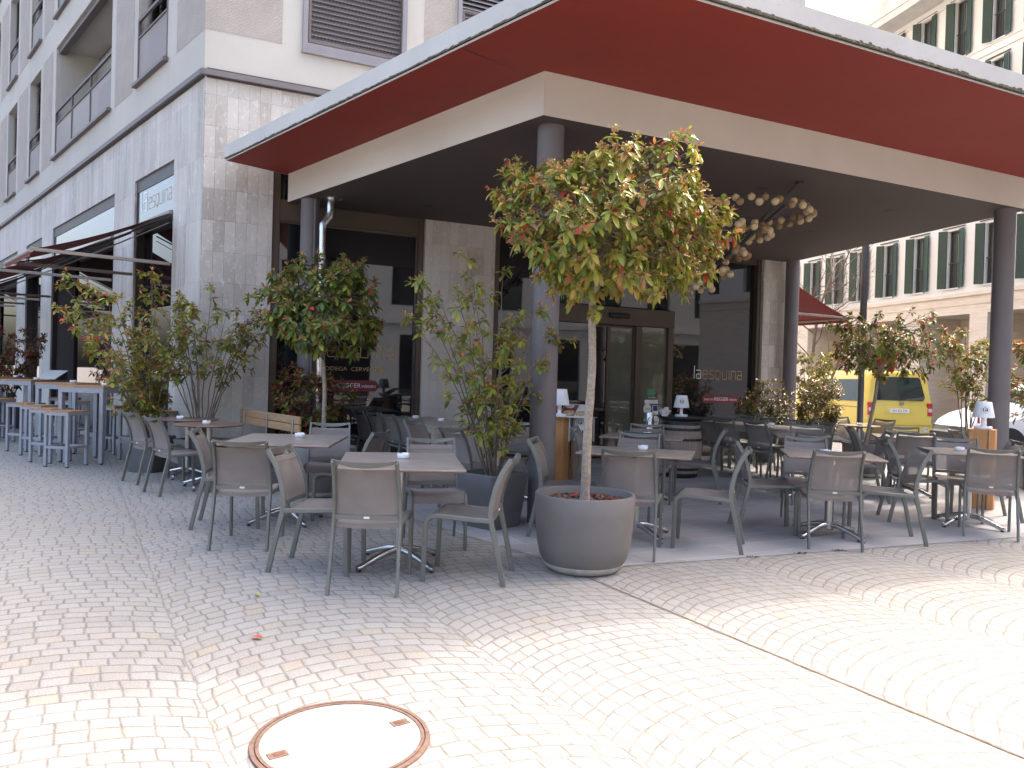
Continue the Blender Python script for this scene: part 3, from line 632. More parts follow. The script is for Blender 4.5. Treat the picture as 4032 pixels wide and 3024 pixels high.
# upper windows: left side
def slats(m, F, a, b, z0, z1, o, pitch=0.075, dp=0.05):
    z = z0
    while z < z1 - 0.01:
        m.quad(F(a, o, z), F(b, o, z), F(b, o - dp, z + pitch * 0.92), F(a, o - dp, z + pitch * 0.92)); z += pitch
def railing(par, F, a, b, z0, h, o, posts):
    r = MB(); t = 0.04
    r.box(a, b, o - t, o, z0 + h - 0.05, z0 + h, F); r.box(a, b, o - t, o, z0 + h - 0.33, z0 + h - 0.30, F); r.box(a, b, o - t, o, z0, z0 + 0.04, F)
    for p in posts: r.box(p, p + t, o - t, o, z0 + 0.04, z0 + h - 0.05, F)
    q = r.build('railing', M['rail_brown'], par)
    MB().quad(F(a + 0.02, o - 0.02, z0 + 0.03), F(b - 0.02, o - 0.02, z0 + 0.03), F(b - 0.02, o - 0.02, z0 + h - 0.31), F(a + 0.02, o - 0.02, z0 + h - 0.31)).build('screen', M['railing_screen'], q)
for fl in range(3):
    z0 = 6.05 + FLO * fl; z1 = z0 + 2.55
    for i, (a, b, t) in enumerate(pat):
        if i > 5: continue
        dp = 0.93 if t == 'wide' else 0.26
        fr = MB(); frame_boxes(fr, FL, a + 0.01, b - 0.01, z0 + 0.01, z1 - 0.01, 0.08, -dp, -dp + 0.08)
        if t == 'wide':
            for k in (1, 2): fr.box(a + (b - a) * k / 3 - 0.03, a + (b - a) * k / 3 + 0.03, -dp, -dp + 0.07, z0 + 0.08, z1 - 0.08, FL)
        fo = fr.build('window', M['dark_frame'] if t != 'wide' else M['rail_brown'], bld)
        MB().quad(FL(a + 0.05, -dp + 0.03, z0 + 0.05), FL(b - 0.05, -dp + 0.03, z0 + 0.05), FL(b - 0.05, -dp + 0.03, z1 - 0.05), FL(a + 0.05, -dp + 0.03, z1 - 0.05)).build('pane', M['glass_green'], fo)
        if t == 'wide':
            MB().box(a + 0.1, b - 0.1, -dp + 0.09, -dp + 0.11, z1 - 0.75, z1 - 0.1, FL).build('blind', M['curtain'], fo)
            MB().box(a + 0.02, b - 0.02, -0.16, -0.03, z1 - 0.12, z1 - 0.012, FL).build('blind_box', M['rail_brown'], fo)
        else:
            bl = MB(); slats(bl, FL, a + 0.03, b - 0.03, z0 + (0.05 if i in (0, 3) else 0.7), z1 - 0.03, -0.10, 0.085, 0.055); bl.build('blind', M['blind_grey'] if i == 0 else M['door_dark'], fo)
        n = 4 if t == 'wide' else 2
        railing(fo, FL, a + 0.005, b - 0.005, z0 + 0.07, 1.04, 0.015 if i else 0.03, [a + (b - a - 0.045) * k / (n - 1) for k in range(n)])
        MB().box(a - 0.06, b + 0.06, -0.05, 0.10, z0 - 0.02, z0 + 0.035, FL).build('sill', M['ledge_metal'], fo)
for fl in range(2):
    z0 = 5.99 + FLO * fl; z1 = z0 + 2.61
    for a, b in patR:
        fr = MB(); fr.box(a - 0.02, a + 0.05, -0.18, 0.06, z0, z1, FR); fr.box(b - 0.05, b + 0.02, -0.18, 0.06, z0, z1, FR); fr.box(a - 0.03, b + 0.03, -0.18, 0.085, z0 - 0.03, z0 + 0.02, FR)
        fr.box(a + 0.05, b - 0.05, -0.1, 0.05, z0 + 0.02, z0 + 0.13, FR)
        fo = fr.build('window', M['blind_grey'], bld)
        bl = MB(); slats(bl, FR, a + 0.05, b - 0.05, z0 + 0.13, z1, -0.02, 0.072, 0.05); bl.build('blind', M['blind_grey'], fo)
        rl = MB(); frame_boxes(rl, FR, a + 0.06, b - 0.03, z0 + 0.14, z0 + 1.16, 0.035, 0.02, 0.05); rl.build('railing', M['rail_brown'], fo)
        dia = MB(); k = 0.0; W_ = b - a - 0.13; H_ = 0.95; st = 0.052
        n1 = int((W_ + H_) / st)
        for j in range(n1):
            c = j * st
            for sg in (0, 1):
                x0 = max(0, c - H_); zz0 = c - x0; x1 = min(W_, c); zz1 = c - x1
                p0, p1 = (x0, zz0), (x1, zz1)
                if sg: p0, p1 = (W_ - x0, zz0), (W_ - x1, zz1)
                tt = 0.004
                dia.quad(FR(a + 0.08 + p0[0] - tt, 0.034, z0 + 0.17 + p0[1]), FR(a + 0.08 + p0[0] + tt, 0.034, z0 + 0.17 + p0[1]), FR(a + 0.08 + p1[0] + tt, 0.034, z0 + 0.17 + p1[1]), FR(a + 0.08 + p1[0] - tt, 0.034, z0 + 0.17 + p1[1]))
        dia.build('mesh_screen', M['rail_brown'], fo)

# ------------------------------------------------------------------ canopy
can = thing('canopy', 'flat concrete canopy with red soffit on grey columns over the terrace', 'canopy')
ZB, ZS, ZT = 3.80, 4.20, 4.40
PR = np.array([0.60, 5.29]); le = np.array([-3.96, 10.31]); be = np.array([-3.28, 10.92]); bc = np.array([0.218, 7.0])
re_o = PR + R2 * 8.6; br = bc + (np.array([6.78, 10.12]) - bc) * 1.0; bend = FR(10.55, -0.02, 0)[:2]; ce = np.array([5.42, 14.98])
re_b = np.array([8.0, 13.5])
outer = [tuple(PR), tuple(re_o), (6.80, 10.14), (5.44, 15.0), FR(10.56, -0.02, 0)[:2], FR(1.12, -0.02, 0)[:2], tuple(le)]
fm = MB(); n = len(outer)
for i in range(n):
    a, b = outer[i], outer[(i + 1) % n]; fm.quad((a[0], a[1], ZS + 0.02), (b[0], b[1], ZS + 0.02), (b[0], b[1], ZT), (a[0], a[1], ZT))
fm.add([(x, y, ZT) for x, y in outer], [tuple(range(n))])
# drip lip set 12 mm back
def inset(p, q, d):
    v = np.array(q) - np.array(p); v /= np.linalg.norm(v); nn = np.array([-v[1], v[0]]); return nn * d
ctr = np.mean(np.array(outer), 0)
ins = [tuple(np.array(p) + (ctr - np.array(p)) / np.linalg.norm(ctr - np.array(p)) * 0.02) for p in outer]
for i in range(n):
    a, b = ins[i], ins[(i + 1) % n]; fm.quad((a[0], a[1], ZS), (b[0], b[1], ZS), (b[0], b[1], ZS + 0.021), (a[0], a[1], ZS + 0.021))
fm.build('fascia', M['fascia_concrete'], can, bevel=0.0)
# moss growing along the lower edge of the right fascia
mo = MB(); nseg = 240
for i in range(nseg):
    a = PR + R2 * (8.55 * i / nseg) + NR * 0.004; b = PR + R2 * (8.55 * (i + 1) / nseg) + NR * 0.004
    h = (0.022 + 0.020 * random.random() ** 2) * (0.55 + 0.45 * math.sin(i * 0.11) ** 2)
    mo.add([(a[0], a[1], ZS + 0.018), (b[0], b[1], ZS + 0.018), (b[0] + NR[0] * 0.006, b[1] + NR[1] * 0.006, ZS + 0.026), (a[0] + NR[0] * 0.006, a[1] + NR[1] * 0.006, ZS + 0.026), (b[0], b[1], ZS + 0.026 + h), (a[0], a[1], ZS + 0.026 + h)], [(0, 1, 2, 3), (3, 2, 4, 5)])
mo.build('fascia_edge_strip', M['moss'], can)
fl_ = MB(); nseg = 120; DL = (le - PR); LL = np.linalg.norm(DL); DL = DL / LL; NO = np.array([-DL[1], DL[0]]); NO = NO if NO @ (-PR) > 0 else -NO
for i in range(nseg):
    a = PR + DL * (LL * i / nseg) + NO * 0.003; b = PR + DL * (LL * (i + 1) / nseg) + NO * 0.003; h = 0.008 + 0.012 * random.random()
    fl_.quad((a[0], a[1], ZS + 0.02), (b[0], b[1], ZS + 0.02), (b[0], b[1], ZS + 0.022 + h), (a[0], a[1], ZS + 0.022 + h))
fl_.build('fascia_edge_strip', M['moss'], can)  # thin dark line on the left lower edge, borrowing the moss material
MB().add([(x, y, ZS + 0.003) for x, y in ins[::-1]], [tuple(range(n))]).build('soffit', M['soffit_red'], can)
inner = [tuple(be), tuple(bc), tuple(br), tuple(ce), bend, FR(1.14, -0.02, 0)[:2]]
bm_ = MB()
for i in range(4 if False else 3):
    a, b = inner[i], inner[i + 1]; bm_.quad((a[0], a[1], ZB), (b[0], b[1], ZB), (b[0], b[1], ZS + 0.02), (a[0], a[1], ZS + 0.02))
a, b = inner[3], inner[4]; bm_.quad((a[0], a[1], ZB), (b[0], b[1], ZB), (b[0], b[1], ZS + 0.02), (a[0], a[1], ZS + 0.02))
a, b = inner[5], inner[0]; bm_.quad((a[0], a[1], ZB), (b[0], b[1], ZB), (b[0], b[1], ZS + 0.02), (a[0], a[1], ZS + 0.02))
bm_.build('beam', M['beam_cream'], can)
MB().add([(x, y, ZB) for x, y in inner[::-1]], [tuple(range(len(inner)))]).build('ceiling', M['ceiling_brown'], can)
for x, y in ((0.307, 7.345), (6.50, 10.17), (5.40, 14.85), (-2.90, 10.72)):
    MB().lathe([(0.128, -0.4), (0.128, ZB)], 40, (x, y)).build('column', M['column_grey'], can, smooth=40)
for x, y in ((-1.28, 10.95), (3.02, 9.43), (5.06, 10.39), (4.64, 11.96)):
    MB().lathe([(0.075, ZB - 0.004), (0.075, ZB - 0.001), (0.0001, ZB - 0.001)], 24, (x, y)).build('downlight', M['black_rubber'], can)
# seams in the soffit
sj = MB()
for k in range(1, 4):
    a = PR + DL * (LL * k / 4.0); a = a - NO * 0.02; b = a - NO * 0.93 + DL * 0.0
    t = DL * 0.004; sj.quad((a[0] - t[0], a[1] - t[1], ZS + 0.0012), (a[0] + t[0], a[1] + t[1], ZS + 0.0012), (b[0] + t[0], b[1] + t[1], ZS + 0.0012), (b[0] - t[0], b[1] - t[1], ZS + 0.0012))
sj.build('soffit_seam', M['dark_frame'], can)
# rain pipe at the left column
px_, py_ = -2.68, 10.56
rp = MB(); pts = [(px_ + 0.09, py_ + 0.05, 3.80), (px_ + 0.09, py_ + 0.05, 3.62), (px_ + 0.075, py_ + 0.04, 3.54), (px_ + 0.03, py_ + 0.02, 3.47), (px_, py_, 3.42), (px_, py_, 3.34)]
rp.tube(pts, 0.052, 14); rp.tube([(px_, py_, 3.37), (px_, py_, 0.0)], 0.047, 14); rp.tube([(px_, py_, 2.95), (px_, py_, 2.98)], 0.055, 14); rp.tube([(px_, py_, 1.2), (px_, py_, 1.23)], 0.055, 14); rp.tube([(px_, py_, 3.28), (px_, py_, 3.29)], 0.05, 14)
rp.lathe([(0.135, 3.792), (0.135, 3.799)], 24, (px_ + 0.12, py_ + 0.06)); rp.build('rain_pipe', M['alu_polished'], can, smooth=35)
MB().tube([(-2.80, 10.60, 3.78), (-2.80, 10.60, 0)], 0.012, 8).build('cable_pipe', M['column_grey'], can)

# ------------------------------------------------------------------ chandelier of globes
ch = thing('globe_chandelier', 'hanging lamp of many beige felt globes on wire rings under the canopy', 'ceiling lamp', (2.78, 9.5, 0))
rods = MB(); rods.tube([(0.56, -0.45, ZB), (-0.42, 0.62, 2.66)], 0.014, 6); rods.tube([(0.70, 0.55, ZB), (-0.42, 0.62, 2.66)], 0.012, 6); rods.tube([(-0.75, -0.2, ZB), (-0.45, 0.60, 2.66)], 0.010, 6); rods.lathe([(0.05, ZB - 0.03), (0.05, ZB)], 16, (0.56, -0.45))
rods.tube([(0.45, -0.3, 3.55), (-0.40, 0.5, 2.7)], 0.022, 6)
rods.build('suspension_rod', M['wire_dark'], ch)
wires = MB(); gp = []
for (cx, cy, cz, r, n) in ((0.02, 0.0, 3.50, 0.80, 54), (-0.36, 0.05, 3.27, 0.70, 46), (-0.44, 0.15, 3.02, 0.54, 36), (-0.45, 0.25, 2.80, 0.38, 26), (-0.46, 0.35, 2.64, 0.20, 14)):
    ring = [(cx + r * math.cos(2 * math.pi * k / 40), cy + r * math.sin(2 * math.pi * k / 40), cz + 0.06) for k in range(41)]
    wires.tube(ring, 0.005, 5, caps=False)
    for k in range(n):
        q = 2 * math.pi * (k + random.uniform(-.22, .22)) / n; rr = r + (-0.03 if k % 2 else 0.03); gp.append((cx + rr * math.cos(q), cy + rr * math.sin(q), cz + (0.02 if k % 2 else -0.03) + random.uniform(-.015, .015)))
gp.sort(key=lambda p: -(p[0] * 0.8 - p[1] * 0.6))
rest = gp[98:]; gp = gp[:98]; ro = MB()
for p in rest: ro.sphere(p, 0.044, 10, 6)
wires.build('wire_ring', M['wire_dark'], ch)
gm1 = MB().sphere((0, 0, 0), 0.045, 14, 10).build('globe', M['globe_pale'], ch, smooth=180); gm2 = MB().sphere((0, 0, 0), 0.045, 14, 10).build('globe', M['globe_tan'], ch, smooth=180)
gm1.location = gp[0]; gm2.location = gp[1]
r_o = ro.build('globe', M['globe_pale'], ch, smooth=180); r_o['kind'] = 'stuff'
for k, p in enumerate(gp[2:]):
    o = (gm1 if (k % 2 == 0 or random.random() < 0.2) else gm2).copy(); COL.objects.link(o); o.parent = ch; o.location = p

# ------------------------------------------------------------------ awnings
def awning(F, a, b, zt, p, zf, label, s=1):
    t = thing('awning', label, 'awning', (0, 0, 0), 0, 'red awnings on the building')
    fb = MB(); nseg = 12; V = []
    for i in range(nseg + 1):
        k = i / nseg; o = 0.02 + p * k; z = zt + (zf - zt) * k - 0.05 * math.sin(math.pi * k)
        V += [F(a, o, z), F(b, o, z)]
    fb.add(V, [(2 * i, 2 * i + 1, 2 * i + 3, 2 * i + 2) for i in range(nseg)])
    fb.quad(F(a, 0.02 + p, zf), F(b, 0.02 + p, zf), F(b, 0.02 + p + 0.01, zf - 0.09), F(a, 0.02 + p + 0.01, zf - 0.09))
    fb.build('fabric', M['awning_red'], t)
    MB().box(a, b, 0.0, 0.06, zt - 0.03, zt + 0.03, F).build('cassette', M['awning_bar'], t, bevel=0.01)
    MB().tube([F(a, p + 0.02, zf - 0.01), F(b, p + 0.02, zf - 0.01)], 0.028, 8).build('front_bar', M['awning_bar'], t)
    for u in (a + 0.02, b - 0.02):
        MB().bar([F(u, 0.02, zf + 0.02), F(u, p + 0.02, zf + 0.01)], 0.03, 0.05, F(1, 0, 0) and tuple(np.array(F(1, 0, 0)) - np.array(F(0, 0, 0)))).build('arm', M['awning_bar'], t)
        MB().tube([F(u, 0.05, zt - 0.08), F(u + (0.55 if u < (a + b) / 2 else -0.55) * s, p * 0.62, zf + 0.12), F(u, p, zf + 0.0)], 0.013, 6).build('folding_arm', M['wire_dark'], t)
        MB().tube([F(u, 0.05, zt - 0.16), F(u + (0.50 if u < (a + b) / 2 else -0.50) * s, p * 0.60, zf + 0.02)], 0.007, 6).build('stay_rod', M['awning_bar'], t)
    return t
awning(FL, 1.20, 3.15, 3.70, 1.78, 2.91, 'dark red awning over the narrow shop window nearest the building corner')
awning(FL, 4.38, 9.50, 3.70, 1.78, 2.91, 'wide dark red awning second from the building corner over bar tables')
awning(FL, 10.70, 12.65, 3.70, 1.78, 2.91, 'narrow dark red awning third from the building corner')
awning(FL, 13.92, 19.0, 3.70, 1.78, 2.91, 'wide dark red awning farthest from the building corner')
awning(F3, 0.5, 3.6, 3.72, 2.05, 2.86, 'red awning behind the rear canopy column beside the white house')

# ------------------------------------------------------------------ chairs
HW = 0.213
def post_curve(sx):
    P = [(0.0, 0.0), (0.028, 0.13), (0.062, 0.29), (0.094, 0.42), (0.101, 0.475), (0.094, 0.55), (0.070, 0.65), (0.030, 0.75), (-0.028, 0.845)]
    return [Vector((sx * (HW + (0.004 if z < 0.2 else 0) - max(0, z - 0.45) * 0.035), y, z)) for y, z in P]
def post_y(z):
    P = [(-0.0, 0), (0.094, 0.42), (0.101, 0.475), (0.094, 0.55), (0.070, 0.65), (0.030, 0.75), (-0.028, 0.845)]
    for (a, b), (c, d) in zip(P[:-1], P[1:]):
        if b <= z <= d: return a + (c - a) * (z - b) / (d - b)
    return P[-1][0]
def make_chair(label, loc, az, group):
    t = thing('garden_chair', label, 'chair', loc, az, group)
    fmat = M['chair_frame']
    for sx in (-1, 1):
        MB().bar(post_curve(sx), 0.021, 0.036, (1, 0, 0)).build('leg', fmat, t, smooth=30)
        fp = [(0.098, 0.432), (0.25, 0.436), (0.42, 0.447), (0.475, 0.447), (0.512, 0.436), (0.534, 0.412), (0.543, 0.375), (0.547, 0.20), (0.553, 0.0)]
        MB().bar([Vector((sx * HW, y, z)) for y, z in fp], 0.024, 0.034, (1, 0, 0)).build('leg', fmat, t, smooth=30)
    # back sling
    b = MB(); nz, nxx = 8, 8; V = []
    for i in range(nz + 1):
        z = 0.495 + (0.795 - 0.495) * i / nz; hw = HW - 0.011 - max(0, z - 0.45) * 0.035
        for j in range(nxx + 1):
            q = -1 + 2 * j / nxx; V.append((q * hw, post_y(z) + 0.004 - 0.022 * (1 - q * q), z - (0.004 * (1 - q * q) if i == nz else 0)))
    F = [(i * (nxx + 1) + j, i * (nxx + 1) + j + 1, (i + 1) * (nxx + 1) + j + 1, (i + 1) * (nxx + 1) + j) for i in range(nz) for j in range(nxx)]
    b.add(V, F)
    # hem at the top: doubled cloth
    V = []
    for i in range(3):
        z = 0.755 + 0.041 * i / 2; hw = HW - 0.011 - max(0, z - 0.45) * 0.035
        for j in range(nxx + 1):
            q = -1 + 2 * j / nxx; V.append((q * hw, post_y(z) + 0.009 - 0.022 * (1 - q * q), z - (0.004 * (1 - q * q) if i == 2 else 0)))
    b.add(V, [(i * (nxx + 1) + j, i * (nxx + 1) + j + 1, (i + 1) * (nxx + 1) + j + 1, (i + 1) * (nxx + 1) + j) for i in range(2) for j in range(nxx)])
    b.build('backrest', M['mesh_fabric'], t, smooth=60)
    s = MB(); ny, nxx = 10, 6; V = []
    prof = [(0.108, 0.437), (0.18, 0.436), (0.26, 0.438), (0.34, 0.443), (0.41, 0.449), (0.46, 0.453), (0.495, 0.449), (0.520, 0.438), (0.536, 0.420), (0.546, 0.398), (0.549, 0.372)]
    for i, (y, z) in enumerate(prof):
        for j in range(nxx + 1):
            q = -1 + 2 * j / nxx; V.append((q * (HW - 0.011), y, z + 0.006 - (0.012 * (1 - q * q) if i < 7 else 0.0)))
    s.add(V, [(i * (nxx + 1) + j, i * (nxx + 1) + j + 1, (i + 1) * (nxx + 1) + j + 1, (i + 1) * (nxx + 1) + j) for i in range(len(prof) - 1) for j in range(nxx)])
    # rear hem of the seat hangs down a little
    V = [];
    for i in range(2):
        for j in range(nxx + 1):
            q = -1 + 2 * j / nxx; V.append((q * (HW - 0.011), 0.108 - 0.002 * i, 0.443 - 0.012 * (1 - q * q) - 0.032 * i))
    s.add(V, [(j, j + 1, nxx + 1 + j + 1, nxx + 1 + j) for j in range(nxx)])
    s.build('seat', M['mesh_fabric'], t, smooth=60)
    r = MB(); n = 14; V = []
    for i in range(n + 1):
        q = -1 + 2 * i / n; x = q * (HW - 0.012); c = 1 - q * q; yy = -0.026 - 0.026 * c; zt = 0.852 - 0.012 * c; zb = 0.838 - 0.034 * c
        V += [(x, yy - 0.009, zt), (x, yy + 0.009, zt + 0.001), (x, yy + 0.016, zb), (x, yy - 0.0, zb)]
    Fc = [(4 * i + k, 4 * i + (k + 1) % 4, 4 * i + 4 + (k + 1) % 4, 4 * i + 4 + k) for i in range(n) for k in range(4)]
    r.add(V, Fc + [(3, 2, 1, 0), (4 * n, 4 * n + 1, 4 * n + 2, 4 * n + 3)]); r.build('top_rail', fmat, t, smooth=40)
    r = MB(); V = []
    for i in range(n + 1):
        q = -1 + 2 * i / n; x = q * (HW - 0.01); c = 1 - q * q; yy = 0.096 - 0.012 * c
        V += [(x, yy - 0.008, 0.492), (x, yy + 0.008, 0.492), (x, yy + 0.008, 0.462), (x, yy - 0.008, 0.462)]
    r.add(V, Fc); r.build('lower_rail', fmat, t, smooth=40)
    MB().box(-0.018, 0.018, 0.0735, 0.077, 0.470, 0.484).build('maker_tag', M['white_tag'], t)
    return t
chairs = [
 # front table on the cobbles
 (-0.90, 4.75, 1, 'grey mesh chair nearest the camera, back turned, white tag, at the front stone table', 'fr'),
 (0.01, 5.26, -82, 'grey chair facing left at the front stone table, side on, beside the square planter', 'fr'),
 (-1.63, 5.46, 95, 'grey mesh chair facing right, between the two stone tables on the cobbles', 'fr'),
 (-0.68, 6.55, 166, 'grey mesh chair facing the camera on the far side of the front stone table', 'fr'),
 (-2.07, 5.84, -4, 'grey chair, back to the camera, at the second stone table on the left', 'fr'),
 (-1.93, 8.15, 170, 'grey mesh chair facing the camera behind the second stone table, before the reddish hedge', 'fr'),
 (-1.24, 7.18, -78, 'grey mesh chair facing left at the right end of the second stone table', 'fr'),
 (-2.78, 6.76, 78, 'grey mesh chair facing right in front of the two small round tables', 'fr'),
 (-4.52, 9.06, 42, 'leftmost grey mesh chair, in front of the square planter by the bar stools', 'fr'),
 (-3.90, 8.30, 44, 'second grey mesh chair from the left, at the small round tables', 'fr'),
 # shop window row
 (-2.20, 11.0, 58, 'dark chair farthest left in the row of four under the shop window', 'row'),
 (-1.92, 10.6, 58, 'dark chair second from the left in the row of four under the shop window', 'row'),
 (-1.65, 10.2, 58, 'dark chair third from the left in the row of four under the shop window', 'row'),
 (-1.41, 9.8, 58, 'dark chair on the right end of the row of four under the shop window', 'row'),
 (-1.13, 8.95, 112, 'grey mesh chair turned right behind the front stone table, before the long table', 'mid'),
 (-0.60, 7.80, 52, 'grey mesh chair with back to the camera left of the central potted shrub', 'mid'),
 (0.10, 9.20, 195, 'grey mesh chair behind the central potted shrub, left of the front column', 'mid'),
 (0.22, 6.86, 102, 'grey mesh chair facing right between the front column and the big round pot', 'mid'),
 # right of the big pot
 (0.92, 5.90, 16, 'grey chair, back to the camera, just right of the big round pot', 'ter'),
 (2.48, 8.90, -74, 'grey mesh chair facing left before the wine barrel, empty floor in front of it', 'ter'),
 (1.97, 6.38, -72, 'large side view grey chair facing left in the middle of the terrace edge', 'ter'),
 (1.32, 7.80, 200, 'grey mesh chair facing the camera behind the table right of the tree trunk', 'ter'),
 (0.74, 8.60, 104, 'grey mesh chair facing right in front of the log stand by the column', 'ter'),
 (1.42, 8.10, 20, 'grey chair, back to the camera, at the second table before the entrance', 'ter'),
 (1.70, 9.50, 192, 'grey mesh chair facing the camera before the sliding door', 'ter'),
 # long table by the barrel
 (2.97, 11.6, 62, 'dark chair directly right of the wine barrel, at the long slatted table', 'lng'),
 (3.15, 11.25, 62, 'dark chair second right of the wine barrel, at the long slatted table', 'lng'),
 (3.50, 10.90, 62, 'dark chair third right of the wine barrel, at the end of the long slatted table', 'lng'),
 (4.00, 12.95, -116, 'chair at the far end of the long slatted table, by the glossy bush', 'lng'),
 (4.15, 12.35, -116, 'chair second from the far end behind the long slatted table', 'lng'),
 (4.42, 11.85, -116, 'chair third from the far end behind the long slatted table, before the rear column', 'lng'),
 (4.72, 11.50, -116, 'chair at the near end behind the long slatted table, before the sunlit bush', 'lng'),
 # right tables
 (4.02, 10.35, 200, 'grey mesh chair facing the camera behind the middle square table under the lamp globes', 'rt'),
 (3.50, 8.78, 6, 'grey mesh chair with its back to the camera at the middle square table', 'rt'),
 (3.08, 7.95, 196, 'lilac grey lit chair facing the camera behind the front right square table', 'rt'),
 (2.78, 6.44, 8, 'grey chair, back to the camera, white tag, at the front right square table', 'rt'),
 (2.16, 7.30, 96, 'grey mesh chair facing right at the left side of the front right square table', 'rt'),
 (3.74, 6.92, -78, 'grey mesh chair facing left at the right side of the front right square table', 'rt'),
 (4.98, 8.50, 206, 'grey mesh chair facing the camera before the tall log stump with lamp', 'rt'),
 (4.52, 7.12, 26, 'rightmost front grey mesh chair, back to the camera, near the right edge', 'rt'),
 (3.98, 8.08, 102, 'grey chair facing right between the two front right tables, sunlit floor behind', 'rt'),
 (5.48, 8.25, -78, 'grey mesh chair facing left at the foot of the right column', 'rt'),
 (5.00, 9.40, 22, 'grey chair, back to the camera, before the yellow van and white car', 'rt'),
 (5.45, 10.60, 208, 'grey mesh chair facing the camera directly below the van bumper', 'rt'),
 (4.60, 10.30, 102, 'grey mesh chair facing right in front of the round pot of the rear tree', 'rt'),
 (4.60, 9.30, -76, 'grey mesh chair facing left, leaning back before the round pot of the rear tree', 'rt'),
 (5.75, 13.40, 172, 'chair facing the camera behind the small round table by the bushes', 'rt'),
 (6.32, 12.90, -112, 'chair facing left at the small round table below the van tail light', 'rt'),
 (5.95, 10.15, 98, 'chair facing right in front of the white car wheel', 'rt'),
]
gnames = {'fr': 'chairs on the cobbles', 'row': 'chairs under the shop window', 'mid': 'chairs beside the central shrub', 'ter': 'chairs on the terrace before the door', 'lng': 'chairs at the long slatted table', 'rt': 'chairs on the right side of the terrace'}
chair0 = None
for x, y, az, lab, gr in chairs:
    on_t = (gr != 'fr')
    loc = (x, y, gz(x, y) + (0.004 if on_t else 0.0))
    if chair0 is None: chair0 = make_chair(lab, loc, az, gnames[gr])
    else: dup(chair0, loc, az, lab, gnames[gr])

# ------------------------------------------------------------------ tables
def cross_base(t, top_z, spread=0.36, rot=45):
    col = MB(); col.tube([(0, 0, 0.09), (0, 0, top_z)], 0.031, 16); col.tube([(0, 0, 0.07), (0, 0, 0.12)], 0.045, 16); col.build('column', M['alu_brushed'], t, smooth=40)
    for k in range(4):
        q = rad(rot + 90 * k); c, s = math.cos(q), math.sin(q)
        P = [(0.02, 0.105), (0.10, 0.098), (0.2, 0.075), (0.30, 0.045), (spread - 0.01, 0.028), (spread + 0.02, 0.026)]
        m = MB(); hgt = [0.045, 0.042, 0.038, 0.034, 0.036, 0.03]
        m.tube([(c * r, s * r, z) for r, z in P], [0.024, 0.022, 0.022, 0.023, 0.026, 0.02], 8, ry=[h / 2 + 0.004 for h in hgt]); f = m.build('foot', M['alu_polished'], t, smooth=50)
        MB().lathe([(0.018, 0), (0.018, 0.012)], 12, (c * spread, s * spread)).build('glide', M['black_rubber'], f)
    pl = MB(); pl.box(-0.2, 0.2, -0.02, 0.02, top_z - 0.02, top_z); pl.box(-0.02, 0.02, -0.2, 0.2, top_z - 0.022, top_z - 0.001); pl.build('support_plate', M['black_rubber'], t)
def square_table(x, y, az, wx, wy, label, z=0.755, rot=45, zoff=0.004):
    t = thing('bistro_table', label, 'table', (x, y, gz(x, y) + zoff), az, 'square stone topped tables')
    MB().box(-wx / 2, wx / 2, -wy / 2, wy / 2, z - 0.012, z).build('tabletop', M['table_slate'], t, bevel=0.002)
    MB().box(-wx / 2 + 0.002, wx / 2 - 0.002, -wy / 2 + 0.002, wy / 2 - 0.002, z - 0.019, z - 0.0121).build('edge_band', M['table_edge'], t)
    cross_base(t, z - 0.019, rot=rot); return t
def round_table(x, y, r, label, z=0.745, zoff=0.0):
    t = thing('round_table', label, 'table', (x, y, gz(x, y) + zoff), 20, 'small round tables')
    MB().lathe([(r - 0.012, z - 0.02), (r, z - 0.012), (r, z - 0.005), (r - 0.005, z), (0.0001, z)], 56).build('tabletop', M['table_brown'], t, smooth=40)
    cross_base(t, z - 0.02, 0.30, 10); return t
square_table(-0.80, 5.60, -9, 0.86, 1.10, 'stone topped table in front on the cobbles, red edged, ashtray on top', 0.76, 40, 0)
square_table(-2.06, 7.05, -4, 0.94, 1.15, 'second stone topped table on the left cobbles, set behind the front one', 0.76, 40, 0)
square_table(1.14, 6.82, 16, 0.98, 0.74, 'square stone table right of the tree trunk and big round pot')
square_table(1.52, 8.72, 16, 0.90, 0.74, 'square stone table farther back before the entrance door')
square_table(3.72, 9.50, 15, 0.78, 0.78, 'square stone table in the middle right, second from the terrace edge')
square_table(2.98, 7.08, 14, 0.82, 0.78, 'square stone table at the front right of the terrace edge')
square_table(4.72, 7.82, 20, 0.82, 0.78, 'square stone table at the far right before the log stump')
square_table(5.20, 9.98, 20, 0.80, 0.74, 'square stone table between the round pot and the white car')
square_table(-0.12, 8.50, 35, 0.70, 0.70, 'square table hidden behind the central potted shrub', 0.755)
round_table(-4.12, 9.72, 0.37, 'small brown round table nearer the building corner, left of its twin')
round_table(-3.52, 8.90, 0.38, 'small brown round table in front of the wooden bench')
round_table(5.85, 12.80, 0.33, 'small round table in the rear right below the yellow van')
